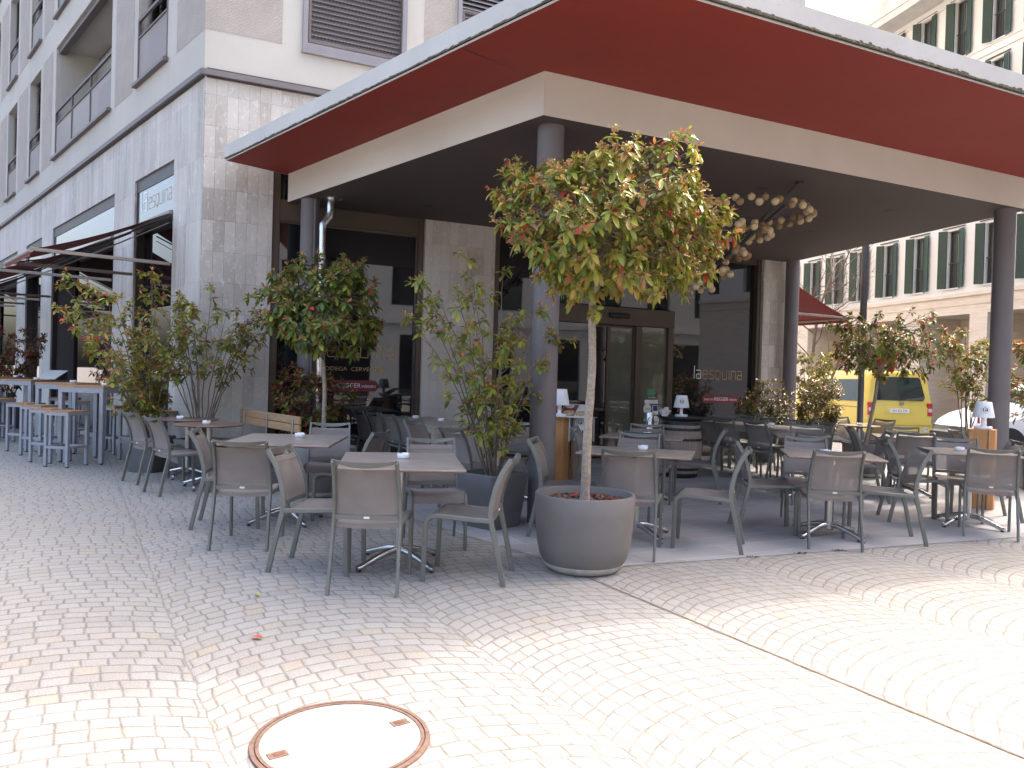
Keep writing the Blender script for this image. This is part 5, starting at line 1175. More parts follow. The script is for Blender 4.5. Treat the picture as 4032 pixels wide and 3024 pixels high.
def clipped_tree(label, base, zsoil, crown_c, hx, hy, hz, tips, size, old, young, r_tr, seed, flower=0.3, lean=None, group=None, ng=10, ny=4, fill=0.35):
    random.seed(seed); t = thing('photinia_tree', label, 'tree', base, 0, 'clipped trees in round planters')
    bx, by, bz = base; cc = Vector(crown_c) - Vector(base); lm = lump(seed)
    fork = Vector((cc.x * 0.9, cc.y * 0.9, cc.z - hz * 0.86)); tr = MB(); pts = []; n = 16
    for i in range(n + 1):
        k = i / n; p = Vector((0, 0, zsoil)).lerp(fork, k); p.x += 0.012 * math.sin(k * 9 + seed) * k; p.y += 0.01 * math.cos(k * 7); pts.append(p)
    tr.tube(pts, [r_tr * (1.18 if i == 0 else 1.0 - 0.28 * i / n) * (1 + 0.05 * math.sin(i * 2.3 + seed)) for i in range(n + 1)], 12, caps=False)
    limbs = []
    for i in range(11):
        q = 2 * math.pi * i / 11 * 1.0 + random.uniform(-.3, .3); el = random.uniform(0.15, 1.35); d = Vector((math.cos(q) * math.cos(el), math.sin(q) * math.cos(el), math.sin(el)))
        end = cc + Vector((d.x * hx * 0.62, d.y * hy * 0.62, (d.z * 1.35 - 0.55) * hz * 0.75)); mid = fork.lerp(end, 0.5) + Vector((0, 0, 0.06)); P = [fork + Vector((0, 0, -0.02))]
        for k in range(1, 7): s = k / 6; P.append(fork.lerp(mid, s).lerp(mid.lerp(end, s), s) + Vector((random.uniform(-.015, .015), random.uniform(-.015, .015), random.uniform(-.015, .015))))
        tr.tube(P, [0.42 * r_tr * (1 - 0.75 * k / 6) for k in range(7)], 6, caps=False); limbs += P[2:]
    Lv = Leaves(); tw = MB()
    for i in range(tips):
        while True:
            d = Vector((random.gauss(0, 1), random.gauss(0, 1), random.gauss(0, 1))).normalized()
            if d.z > -0.75 or random.random() < 0.35: break
        rr = (0.80 + 0.22 * random.random()) if random.random() > fill else random.uniform(0.35, 0.85); rr *= lm(d); rr *= 1 + 0.10 * (random.random() - .3)
        tip = cc + Vector((d.x * hx * rr, d.y * hy * rr, d.z * hz * rr * (1.0 if d.z > 0 else 0.92)))
        near = min(limbs, key=lambda p: (p - tip).length_squared); twig(tw, near, tip, 0.0045, 0.0022)
        ax = (d * 0.75 + Vector((0, 0, 0.55)) + Vector((random.uniform(-.3, .3), random.uniform(-.3, .3), 0))).normalized()
        out = rr > 0.75
        rosette(Lv, tip, ax, ng if out else ng - 3, size, old, young, ny if out else 1, flower if out else 0.05)
        if out and random.random() < 0.5: rosette(Lv, tip.lerp(near, 0.25), ax, ng - 4, size, old, old, 0, 0)
    tr.build('trunk', M['bark'], t, smooth=60); tw.build('twigs', M['twig'], t, smooth=60); Lv.build('crown', M['leaf'], t); return t
def shrub(label, base, z0, h, spread, stems, tips, size, old, young, seed, flower=0.1, low=0.25, ng=8, ny=3, off=(0, 0), asym=0.0, tall=1.0):
    random.seed(seed); t = thing('photinia_shrub', label, 'shrub', base, 0, 'potted loose shrubs'); st_ = MB(); Lv = Leaves(); paths = []
    for i in range(stems):
        q = 2 * math.pi * i / stems + random.uniform(-.35, .35); rr = spread * (0.25 + 0.75 * math.sqrt(random.random())); b = Vector((0.05 * math.cos(q), 0.05 * math.sin(q), z0))
        hh = h * (1.0 - 0.42 * (rr / spread) ** 2 * random.uniform(0.4, 1.1)) * random.uniform(0.88, 1.02); e = Vector((rr * math.cos(q) + off[0], rr * math.sin(q) + off[1], hh)); P = []
        cp = Vector((e.x * 0.35, e.y * 0.35, z0 + (hh - z0) * 0.55))
        for k in range(9): s = k / 8; P.append(b.lerp(cp, s).lerp(cp.lerp(e, s), s) + Vector((random.uniform(-.018, .018), random.uniform(-.018, .018), 0)))
        st_.tube(P, [0.0105 * (1 - 0.78 * k / 8) for k in range(9)], 6, caps=False); paths.append(P)
    for i in range(tips):
        P = random.choice(paths); k = random.uniform(low, 1.0) ** 0.85; idx = min(7, int(k * 8)); p = P[idx].lerp(P[idx + 1], k * 8 - idx)
        q = random.random() * 6.28; L_ = random.uniform(0.05, 0.30) * (1.15 - 0.5 * k) * tall; d = Vector((math.cos(q), math.sin(q), random.uniform(-0.15, 1.0)))
        tip = p + d.normalized() * L_; twig(st_, p, tip, 0.0035, 0.0018, n=3, sides=4)
        rosette(Lv, tip, d.normalized() * 0.6 + Vector((0, 0, 0.6)), ng, size, old, young, ny, flower)
    for P in paths: rosette(Lv, P[-1], (0, 0, 1), ng, size, old, young, ny + 2, flower)
    st_.build('stems', M['twig'], t, smooth=60); Lv.build('foliage', M['leaf'], t); return t
def hedge(label, base, z0, h, rx, ry, tips, size, old, young, seed, mat='leaf_glossy'):
    random.seed(seed); t = thing('photinia_bush', label, 'bush', base, 20, 'bushy potted hedges'); Lv = Leaves(); st_ = MB(); lm = lump(seed)
    for i in range(tips):
        d = Vector((random.gauss(0, 1), random.gauss(0, 1), random.gauss(0, 1))).normalized(); rr = lm(d) * (0.55 + 0.45 * random.random() ** 0.5)
        c = Vector((0, 0, (z0 + h) / 2)); tip = c + Vector((d.x * rx * rr, d.y * ry * rr, d.z * (h - z0) / 2 * rr)); tip.z += random.uniform(0, 0.10) if d.z > 0.5 else 0
        p = Vector((tip.x * 0.3, tip.y * 0.3, max(z0, tip.z - 0.25)))
        if i % 2 == 0: twig(st_, p, tip, 0.005, 0.002, n=3, sides=4)
        up_ = (tip.z - z0) / (h - z0); rosette(Lv, tip, d * 0.5 + Vector((0, 0, 0.8)), 8, size, old, young if up_ > 0.5 else old, 4 if up_ > 0.55 else 1, 0, 0.15)
    for i in range(9):
        q = random.random() * 6.28; twig(st_, (0.03 * math.cos(q), 0.03 * math.sin(q), z0 - 0.1), (rx * 0.5 * math.cos(q), ry * 0.5 * math.sin(q), h * 0.75), 0.009, 0.004)
    st_.build('stems', M['twig'], t, smooth=60); Lv.build('foliage', M[mat], t); return t

SUNNY = {'green': 2.2, 'lime': 4.6, 'olive': 1.6, 'gold': 1.6, 'red': 0.22, 'orange': 0.7}; YSUN = {'orange': 3, 'bronze': 1.2, 'gold': 1.0, 'lime': 1.2, 'red': 0.3}  # lighter, yellower leaf mixes with the sunlit look put into the colour
SHADE = {'green': 5, 'dark': 2.2, 'olive': 1.5, 'lime': 1.0, 'red': 0.2}; YSH = {'bronze': 3.0, 'orange': 2.6, 'olive': 0.8, 'red': 0.2}  # darker mixes of such leaves, shade put into the colour
LOOSE = {'olive': 3, 'green': 2.6, 'lime': 2.4, 'gold': 0.8, 'red': 0.30, 'orange': 0.35}; YLO = {'orange': 2.6, 'bronze': 2.2, 'red': 0.6, 'olive': 1}
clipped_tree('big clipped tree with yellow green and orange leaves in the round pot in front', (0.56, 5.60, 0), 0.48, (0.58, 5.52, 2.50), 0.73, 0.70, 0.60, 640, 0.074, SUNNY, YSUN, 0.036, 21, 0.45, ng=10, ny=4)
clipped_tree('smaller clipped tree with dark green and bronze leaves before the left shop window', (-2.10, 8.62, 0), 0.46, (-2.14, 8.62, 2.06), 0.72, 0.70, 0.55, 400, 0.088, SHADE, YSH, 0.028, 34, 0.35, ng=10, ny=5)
clipped_tree('clipped tree with reddish tips and leaning trunk before the yellow van', (5.52, 11.85, gz(5.52, 11.85)), 0.44, (5.72, 11.85, 2.04 + gz(5.52, 11.85)), 0.92, 0.85, 0.55, 270, 0.085, {'green': 3, 'dark': 2.5, 'olive': 2, 'bronze': 1, 'red': 0.5}, {'orange': 2, 'bronze': 2.4, 'red': 1.2}, 0.032, 52, 0.2, ng=9, ny=5, fill=0.45)
shrub('sprawling yellow green shrub in the square planter left of the front column', (-0.16, 7.12, 0), 0.44, 2.70, 0.80, 14, 200, 0.078, {'lime': 4, 'green': 2.6, 'olive': 2, 'gold': 1.2}, YSUN, 61, 0.15, 0.14, ng=7, off=(-0.14, 0))
shrub('loose shrub with yellow green and red leaves in the planter beside the bar stools', (-4.82, 10.15, 0), 0.42, 2.95, 1.05, 15, 330, 0.086, LOOSE, YLO, 72, 0.1, 0.10, off=(-0.34, 0), ng=7)
shrub('loose shrub with orange tips in the planter before the stone wall corner', (-4.05, 9.98, 0), 0.42, 2.60, 0.80, 15, 170, 0.078, {'green': 3, 'olive': 2.4, 'lime': 1.2, 'bronze': 0.6}, {'orange': 3, 'bronze': 2, 'red': 0.6}, 83, 0.1, 0.42, off=(0.05, 0))
hedge('reddish brown bush with long leaves behind the left clipped tree', (-2.75, 10.35, 0), 0.35, 1.45, 0.60, 0.42, 200, 0.105, {'wine': 1.2, 'bronze': 3, 'dark': 2.4, 'green': 1.6, 'olive': 1.4}, {'bronze': 3, 'wine': 2, 'orange': 0.6}, 94, 'leaf')
hedge('glossy bush with orange top leaves left of the rear column', (4.55, 13.75, gz(4.55, 13.75)), 0.40, 1.42, 0.46, 0.42, 330, 0.062, {'dark': 4, 'green': 1.5, 'olive': 2, 'bronze': 2}, {'orange': 4, 'bronze': 2.4}, 101)
hedge('glossy bush with orange top leaves right of the rear column, before the van', (5.25, 13.05, gz(5.25, 13.05)), 0.35, 1.42, 0.56, 0.46, 400, 0.064, {'dark': 3, 'green': 1.4, 'olive': 3, 'bronze': 2.2}, {'orange': 4, 'bronze': 2.2, 'gold': 1}, 112)
shrub('yellow green shrub just behind the rear column', (6.2, 15.6, gz(6.2, 15.6)), 0.42, 2.45, 0.5, 9, 150, 0.085, {'lime': 3, 'gold': 2, 'olive': 2, 'green': 1}, {'gold': 2, 'orange': 1}, 123, 0.1, 0.3)
shrub('thin shrub with olive and orange leaves left of the right column', (6.85, 11.45, gz(6.85, 11.45)), 0.40, 2.45, 0.38, 8, 100, 0.085, {'olive': 3, 'green': 2, 'lime': 1.4, 'bronze': 1}, {'orange': 2, 'bronze': 2}, 134, 0.1, 0.42)
shrub('shrub with orange leaves at the right edge behind the right column', (7.6, 10.85, gz(7.6, 10.85)), 0.55, 2.5, 0.55, 12, 150, 0.09, {'olive': 2, 'green': 2, 'bronze': 1.5, 'orange': 1}, {'orange': 3, 'red': 0.8, 'bronze': 1}, 145, 0.1, 0.3)
shrub('dark red leaved shrub at the left edge behind the bar tables', (-10.7, 16.2, 0), 0.42, 2.45, 0.7, 10, 230, 0.095, {'wine': 3, 'bronze': 2.5, 'olive': 1.6, 'dark': 1}, {'red': 1.4, 'wine': 1.5, 'bronze': 1}, 156, 0, 0.2)
shrub('dark red shrub behind the second bar table by the shop window', (-7.2, 14.0, 0), 0.0, 1.75, 0.45, 8, 110, 0.085, {'wine': 3, 'bronze': 1.5, 'olive': 1.6, 'red': 1}, {'red': 2, 'wine': 1}, 167, 0, 0.3)
# leaves lying about
def fallen(x, y, az, col, label):
    random.seed(int(x * 100)); t = thing('fallen_leaf', label, 'leaf', (x, y, 0.012), az, 'leaves on the paving'); Lv = Leaves(); Lv.leaf((0, 0, 0), (1, 0, 0.06), (0, 0, 1), 0.075, 0.036, 0.05, col); Lv.build('blade', M['leaf'], t)
fallen(-1.55, 4.72, 60, (0.42, 0.40, 0.12), 'pale yellow leaf lying on the cobbles left of the front chair'); fallen(-1.32, 3.95, 20, (0.5, 0.12, 0.06), 'small orange leaf lying on the open cobbles'); fallen(-4.72, 9.72, 20, (0.5, 0.06, 0.04), 'red leaf at the foot of the left square planter'); fallen(2.22, 3.05, 140, (0.45, 0.30, 0.06), 'yellow leaf lying in the paving joint at lower right')
for k, (u, lab) in enumerate(((1.55, 'small weed tuft at the terrace edge nearest the round pot'), (2.05, 'small weed tuft at the middle of the terrace edge'), (2.45, 'small weed tuft at the terrace edge by the front right table'))):
    t = thing('weed', lab, 'weed', (0.517 + u * 0.931, 5.546 + u * 0.365 - 0.01, 0.005), 0, 'weeds at the terrace edge'); Lv = Leaves(); random.seed(k)
    for i in range(14): q = random.random() * 6.28; Lv.leaf((random.uniform(-.05, .05), random.uniform(-.012, .012), 0), (math.cos(q), math.sin(q), 0.7), (0, 0, 1), 0.028, 0.012, 0.3, jit(PAL['dark']))
    Lv.build('blades', M['leaf'], t)
# leaves dropped on the bark mulch of the big pot
random.seed(5); Lv = Leaves()
for i in range(26):
    q, rr = random.random() * 6.28, 0.30 * math.sqrt(random.random()); Lv.leaf((rr * math.cos(q), rr * math.sin(q), 0.512), (random.uniform(-1, 1), random.uniform(-1, 1), 0.1), (random.uniform(-.4, .4), random.uniform(-.4, .4), 1), 0.06, 0.028, 0.1, jit(PAL['red'] if i % 3 else PAL['orange'], .3))
Lv.build('dropped_leaves', M['leaf'], p1)

# ------------------------------------------------------------------ vehicles
def loft(m, secs, close=True):
    n = len(secs[0]); V = [p for s in secs for p in s]; F = [(i * n + k, i * n + (k + 1) % n, (i + 1) * n + (k + 1) % n, (i + 1) * n + k) for i in range(len(secs) - 1) for k in range(n)]
    F += [tuple(range(n - 1, -1, -1)), tuple((len(secs) - 1) * n + k for k in range(n))]; m.add(V, F)
def wheel(par, x, y, r, sx):
    m = MB(); P = [(r * 0.62, -0.09), (r * 0.93, -0.10), (r, -0.07), (r, 0.07), (r * 0.93, 0.10), (r * 0.62, 0.09)]; n = 32; V = []
    for rr, o in P:
        for k in range(n): q = 2 * math.pi * k / n; V.append((x + o, y + rr * math.cos(q), r + rr * math.sin(q)))
    m.add(V, [(i * n + k, i * n + (k + 1) % n, (i + 1) * n + (k + 1) % n, (i + 1) * n + k) for i in range(5) for k in range(n)]); w_ = m.build('wheel', M['car_black'], par, smooth=40)
    m = MB(); m.add([(x + sx * 0.07, y + r * 0.62 * math.cos(2 * math.pi * k / n), r + r * 0.62 * math.sin(2 * math.pi * k / n)) for k in range(n)], [tuple(range(n))]); m.build('rim', M['rim_silver'], w_)
def vsec(y, zb, zw, zr, wb, ww, wr, rr=0.12):
    h = []; pts = [(wb, zb), (wb + 0.02, zb + 0.25), (ww, (zb + zw) / 2 + 0.1), (ww - 0.005, zw), (wr + 0.02, zr - rr * 1.3), (wr - rr * 0.35, zr - rr * 0.4), (wr - rr * 1.2, zr - 0.03), (wr * 0.45, zr)]
    return [(x, y, z) for x, z in pts] + [(-x, y, z) for x, z in pts[::-1]]
VX, VY = 10.14, 19.85
van = thing('yellow_van', 'yellow delivery van seen from behind, parked before the white house', 'van', (VX, VY, gz(VX, VY) - 0.02), -7)
m = MB(); HWd = 0.93
loft(m, [[(x, y + max(0, z - 1.02) * 0.12, z) for x, y, z in vsec(0.02, 0.40, 1.02, 1.90, 0.86, 0.90, 0.76, 0.14)], [(x, y + max(0, z - 1.02) * 0.10, z) for x, y, z in vsec(0.08, 0.36, 1.02, 1.95, 0.89, 0.925, 0.79, 0.13)], vsec(0.45, 0.30, 1.10, 1.965, 0.90, HWd, 0.80), vsec(1.6, 0.28, 1.10, 1.98, 0.90, HWd, 0.80), vsec(3.2, 0.28, 1.10, 1.97, 0.90, HWd, 0.79), vsec(3.62, 0.28, 1.10, 1.88, 0.90, HWd, 0.74), vsec(4.25, 0.28, 1.04, 1.24, 0.88, 0.90, 0.72, 0.05), vsec(4.75, 0.32, 0.86, 0.98, 0.82, 0.84, 0.66, 0.04), vsec(4.88, 0.36, 0.7, 0.82, 0.74, 0.76, 0.6, 0.03)])
m.build('body', M['van_yellow'], van, smooth=35)
def rpoly(x0, x1, z0, z1, tx, rc, n=5):
    P = []
    for cx, cz, q0 in ((x1 - tx - rc, z1 - rc, 0), (x0 + tx + rc, z1 - rc, 90), (x0 + rc, z0 + rc, 180), (x1 - rc, z0 + rc, 270)):
        for i in range(n + 1): q = rad(q0 + 90 * i / n); P.append((cx + rc * math.cos(q), cz + rc * math.sin(q)))
    return P
def rear_y(z): return 0.02 + max(0, z - 1.02) * 0.12
def rear_panel(name, P, mat, par, off):
    m = MB(); m.add([(x, rear_y(z) - off, z) for x, z in P] + [(x, rear_y(z) + 0.03, z) for x, z in P], [tuple(range(len(P)))] + [(i, (i + 1) % len(P), len(P) + (i + 1) % len(P), len(P) + i) for i in range(len(P))]); return m.build(name, M[mat], par)
tg = rear_panel('tailgate', rpoly(-0.80, 0.80, 0.62, 1.02, 0.0, 0.02), 'van_yellow', van, 0.010)
rear_panel('rear_window', rpoly(-0.70, 0.70, 1.19, 1.80, 0.10, 0.09), 'glass_car', tg, 0.014)
rear_panel('plate_recess', rpoly(-0.42, 0.30, 0.86, 1.03, 0.0, 0.02), 'van_yellow', tg, 0.019)
pl = rear_panel('number_plate', rpoly(-0.30, 0.24, 0.865, 0.975, 0.0, 0.008), 'plate_white', tg, 0.026)
text_mesh('plate_number', 'ZH 352 724', 0.085, lambda u, o, z: (-0.02 + u, rear_y(0.92) - 0.028 - o * 0, 0.918 + z), M['ink_dark'], pl)
rear_panel('wiper', [(-0.05, 1.215), (0.0, 1.205), (0.52, 1.30), (0.52, 1.312), (0.0, 1.235)], 'car_black', tg, 0.034)
m = MB(); n = 28; r0 = 0.062; m.add([(0.05 + r0 * math.cos(2 * math.pi * i / n), rear_y(1.1) - 0.022, 1.105 + r0 * math.sin(2 * math.pi * i / n)) for i in range(n)], [tuple(range(n))]); em = m.build('emblem', M['column_grey'], tg)
def line_strip(P, w_, y, par, mat, name):
    m = MB()
    for (a, b), (c, d) in zip(P[:-1], P[1:]):
        l = math.hypot(c - a, d - b) or 1; nx_, nz_ = -(d - b) / l * w_ / 2, (c - a) / l * w_ / 2; m.quad((a + nx_, y, b + nz_), (a - nx_, y, b - nz_), (c - nx_, y, d - nz_), (c + nx_, y, d + nz_))
    return m.build(name, M[mat], par)
ey = rear_y(1.1) - 0.025
line_strip([(0.05 + 0.054 * math.cos(2 * math.pi * i / 24), 1.105 + 0.054 * math.sin(2 * math.pi * i / 24)) for i in range(25)], 0.010, ey, em, 'rim_silver', 'emblem_ring')
line_strip([(0.023, 1.148), (0.05, 1.108), (0.077, 1.148)], 0.012, ey, em, 'rim_silver', 'emblem_letter'); line_strip([(0.010, 1.128), (0.034, 1.062), (0.05, 1.098), (0.066, 1.062), (0.090, 1.128)], 0.012, ey, em, 'rim_silver', 'emblem_letter')
text_mesh('badge', 'CALIFORNIA', 0.045, lambda u, o, z: (-0.52 + u, rear_y(1.08) - 0.02, 1.075 + z), M['rim_silver'], tg); text_mesh('badge', 'TDI', 0.045, lambda u, o, z: (0.58 + u, rear_y(1.04) - 0.02, 1.04 + z), M['rim_silver'], tg)
rear_panel('handle_recess', rpoly(-0.08, 0.08, 0.535, 0.56, 0.0, 0.008), 'car_black', van, 0.022)
for sx in (-1, 1):
    x0, x1 = (0.765, 0.905) if sx > 0 else (-0.905, -0.765); q = rear_panel('tail_light', rpoly(x0, x1, 0.80, 1.13, 0.02 * 0, 0.02), 'tail_red', van, 0.020); rear_panel('lens', rpoly(x0 + 0.02, x1 - 0.02, 0.90, 0.99, 0, 0.015), 'lens_white', q, 0.024)
m = MB(); P = rpoly(-0.92, 0.92, 0.30, 0.60, 0.0, 0.06); m.add([(x, -0.06, z) for x, z in P] + [(x * 1.005, 0.16, z) for x, z in P], [tuple(range(len(P)))] + [(i, (i + 1) % len(P), len(P) + (i + 1) % len(P), len(P) + i) for i in range(len(P))]); bp = m.build('bumper', M['van_yellow'], van, smooth=30)
m = MB(); m.box(-0.86, 0.86, -0.068, -0.06, 0.545, 0.552); m.build('bumper_seam', M['car_black'], bp)
m = MB(); n = 28; m.add([(0.68 + 0.085 * math.cos(2 * math.pi * i / n), -0.062, 0.45 + 0.058 * math.sin(2 * math.pi * i / n)) for i in range(n)], [tuple(range(n))]); st_ = m.build('country_sticker', M['plate_white'], van)
text_mesh('sticker_letters', 'CH', 0.085, lambda u, o, z: (0.68 + u, -0.064, 0.45 + z), M['ink_dark'], st_)
for sx in (-1, 1):
    for a, b in ((0.35, 1.55), (1.62, 2.85), (2.95, 3.55)):
        m = MB(); xa, xb = 0.935, 0.845; m.add([(sx * xa, a, 1.14), (sx * xa, b, 1.14), (sx * xb, b - (0.0 if b < 3.4 else 0.28), 1.72), (sx * xb, a + (0.06 if a < 0.5 else 0), 1.72)], [(0, 1, 2, 3)]); m.build('side_window', M['glass_car'], van)
    wheel(van, sx * 0.80, 0.95, 0.335, sx); wheel(van, sx * 0.80, 3.85, 0.335, sx)
    m = MB(); m.box(sx * 0.937 - 0.004, sx * 0.937 + 0.004, 0.3, 3.4, 0.98, 0.992); m.build('trim_line', M['car_black'], van)
# white car, nose to the left
CX, CY = 10.0, 17.4
car = thing('white_car', 'white van-like car with black bumper, nose behind the log stump lamp', 'car', (CX, CY, gz(CX, CY) - 0.02), 266)
def csec(y, zb, zw, zr, wb, ww, wr, rr=0.1): return vsec(y, zb, zw, zr, wb, ww, wr, rr)
m = MB(); loft(m, [csec(0, 0.42, 0.55, 0.66, 0.58, 0.60, 0.5, 0.04), csec(-0.12, 0.36, 0.62, 0.80, 0.74, 0.77, 0.6, 0.05), csec(-0.42, 0.32, 0.74, 0.97, 0.80, 0.84, 0.64, 0.06), csec(-0.95, 0.30, 0.86, 1.13, 0.82, 0.86, 0.68, 0.07), csec(-1.25, 0.30, 0.95, 1.24, 0.82, 0.86, 0.68, 0.08), csec(-1.95, 0.30, 1.02, 1.68, 0.82, 0.86, 0.62, 0.1), csec(-2.5, 0.30, 1.02, 1.76, 0.82, 0.86, 0.64), csec(-3.9, 0.32, 1.0, 1.74, 0.82, 0.85, 0.64), csec(-4.05, 0.4, 0.95, 1.5, 0.78, 0.8, 0.6)]); m.build('body', M['car_white'], car, smooth=35)
m = MB(); P = rpoly(-0.80, 0.80, 0.20, 0.52, 0, 0.05); m.add([(x * 0.78, 0.05, z) for x, z in P] + [(x * 1.09, -0.32, z) for x, z in P] + [(x * 1.1, -0.5, z) for x, z in P], [tuple(range(len(P)))] + [(j * len(P) + i, j * len(P) + (i + 1) % len(P), (j + 1) * len(P) + (i + 1) % len(P), (j + 1) * len(P) + i) for j in range(2) for i in range(len(P))]); m.build('bumper', M['car_black'], car, smooth=30)
for sx in (-1, 1):
    wheel(car, sx * 0.76, -0.82, 0.30, sx); wheel(car, sx * 0.76, -3.3, 0.30, sx)
    m = MB(); n = 20; m.add([(sx * 0.868, -0.82 + 0.38 * math.cos(math.pi * i / n), 0.31 + 0.38 * math.sin(math.pi * i / n)) for i in range(n + 1)], [tuple(range(n + 1))]); m.build('wheel_arch', M['car_black'], car)
    m = MB(); m.add([(sx * 0.66, -0.10, 0.70), (sx * 0.80, -0.34, 0.76), (sx * 0.80, -0.52, 0.90), (sx * 0.70, -0.30, 0.86)], [(0, 1, 2, 3)]); m.build('headlight', M['lens_white'], car)
    m = MB(); m.add([(sx * 0.87, -1.42, 1.06), (sx * 0.87, -2.5, 1.06), (sx * 0.72, -2.5, 1.60), (sx * 0.73, -2.0, 1.58)], [(0, 1, 2, 3)]); m.build('side_window', M['glass_car'], car)
m = MB(); m.add([(-0.70, -1.24, 1.22), (0.70, -1.24, 1.22), (0.58, -1.93, 1.64), (-0.58, -1.93, 1.64)], [(0, 1, 2, 3)]); q = m.build('windscreen', M['glass_car'], car); q.location = (0, 0.012, 0.015)

# ------------------------------------------------------------------ lamp post and bare tree
lp = thing('lamp_post', 'slim dark lamp post rising behind the rear clipped tree, beside the van', 'lamp post', (7.05, 15.4, gz(7.05, 15.4)), 0)
MB().lathe([(0.10, 0), (0.10, 0.5), (0.062, 0.55), (0.058, 2.75), (0.066, 2.78), (0.062, 6.5)], 20).build('pole', M['post_dark'], lp, smooth=40); MB().lathe([(0.02, 6.5), (0.3, 6.52), (0.28, 6.6), (0.001, 6.7)], 24).build('lamp_head', M['post_dark'], lp)
bt_ = thing('bare_tree', 'leafless young tree with thin twigs behind the rear column', 'tree', (7.55, 19.2, gz(7.55, 19.2)), 0); random.seed(77); tm = MB()
def grow(p, d, l, r, dep):
    pts = [p]; 
    for k in range(4):
        d = (d + Vector((random.uniform(-.22, .22), random.uniform(-.22, .22), random.uniform(-.05, .16)))).normalized(); p = p + d * l / 4; pts.append(p)
    tm.tube(pts, [r * (1 - 0.45 * k / 4) for k in range(5)], 5, caps=False)
    if dep > 0:
        for k in range(3 if dep > 1 else 4):
            q = random.choice(pts[2:]); a = d.orthogonal().normalized(); b = d.cross(a); an = random.random() * 6.28; nd = (d * 0.7 + (a * math.cos(an) + b * math.sin(an)) * random.uniform(.5, .95)).normalized(); grow(q, nd, l * random.uniform(.55, .8), r * 0.52, dep - 1)
grow(Vector((0, 0, 0)), Vector((0, 0, 1)), 2.3, 0.055, 0); 
for k in range(9): an = k * 2.4; grow(Vector((0, 0, 1.9 + 0.22 * k)), Vector((math.cos(an), math.sin(an), 0.55)).normalized(), 1.1, 0.02, 3)
grow(Vector((0, 0, 2.2)), Vector((0, 0, 1)), 2.2, 0.04, 2); tm.build('branches', M['twig'], bt_, smooth=60)

# ------------------------------------------------------------------ white house with green shutters
wh = thing('white_house', 'white house with rows of green shuttered windows above a travertine arcade', 'building', (0, 0, 0))
T0, T1 = -30.0, 12.0; ZC = 17.4
wcol = [0.77 + 1.85 * k - 0.40 for k in range(-16, 6)]
floors = [5.45, 8.54, 11.63, 14.70]
holes = []
for i, c in enumerate(wcol):
    for z in floors: holes.append((c - 0.30, c + 0.30, z, z + 2.32, 0.25))
m = MB(); wall_holes(m, FW, T0, T1, 5.2, ZC, holes, 0, 0.25); m.build('wall', M['white_wall'], wh)
arc = [(-4.26, -1.68), (-0.55, 2.55), (3.45, 6.30), (7.2, 10.1), (-8.0, -5.1), (-11.8, -8.9), (-15.6, -12.7), (-19.4, -16.5), (-23.2, -20.3)]
m = MB(); wall_holes(m, FW, T0, T1, -1.2, 5.06, [(a, b, -1.2, 4.36, 2.0) for a, b in arc], 0.02, 2.0); m.build('arcade', M['travertine'], wh)
m = MB(); m.box(T0, T1, 0.0, 0.10, 5.06, 5.2, FW); m.box(T0, T1, 0.02, 0.05, 4.72, 4.76, FW); m.build('string_course', M['travertine'], wh)
m = MB(); m.box(T0, T1, 0.0, 0.05, floors[3] - 0.42, floors[3] - 0.22, FW); m.box(T0, T1, 0.0, 0.035, floors[3] - 0.12, floors[3] - 0.06, FW); m.box(T0, T1, 0.0, 0.05, 17.05, 17.12, FW); m.build('string_course', M['white_wall'], wh)
m = MB(); m.box(T0, T1 + 0.3, -0.3, 1.0, ZC, ZC + 0.32, FW); m.box(T0, T1 + 0.3, 0.9, 1.05, ZC + 0.32, ZC + 1.0, FW); m.build('cornice', M['cornice_grey'], wh)
m = MB(); m.box(T0, 3.85, -9, -1.4, ZC + 0.32, 21.2, FW); m.box(T0, 4.0, -9.2, -1.2, 21.2, 21.32, FW); m.build('attic', M['white_wall'], wh)
m = MB(); m.box(T0, T1, -12, -0.3, -1.2, ZC, FW); 
m = MB(); m.quad(FW(T1, 0, -1.2), FW(T1, -12, -1.2), FW(T1, -12, ZC), FW(T1, 0, ZC)); m.quad(FW(T0, 0, -1.2), FW(T0, -12, -1.2), FW(T0, -12, ZC), FW(T0, 0, ZC)); m.quad(FW(T0, -12, -1.2), FW(T1, -12, -1.2), FW(T1, -12, ZC), FW(T0, -12, ZC)); m.quad(FW(T0, 0, ZC), FW(T1, 0, ZC), FW(T1, -12, ZC), FW(T0, -12, ZC)); m.build('side_wall', M['white_wall'], wh)
m = MB(); m.quad(FW(T0, -2.0, -1.2), FW(T1, -2.0, -1.2), FW(T1, -2.0, 4.6), FW(T0, -2.0, 4.6)); m.build('arcade_back_wall', M['travertine'], wh)
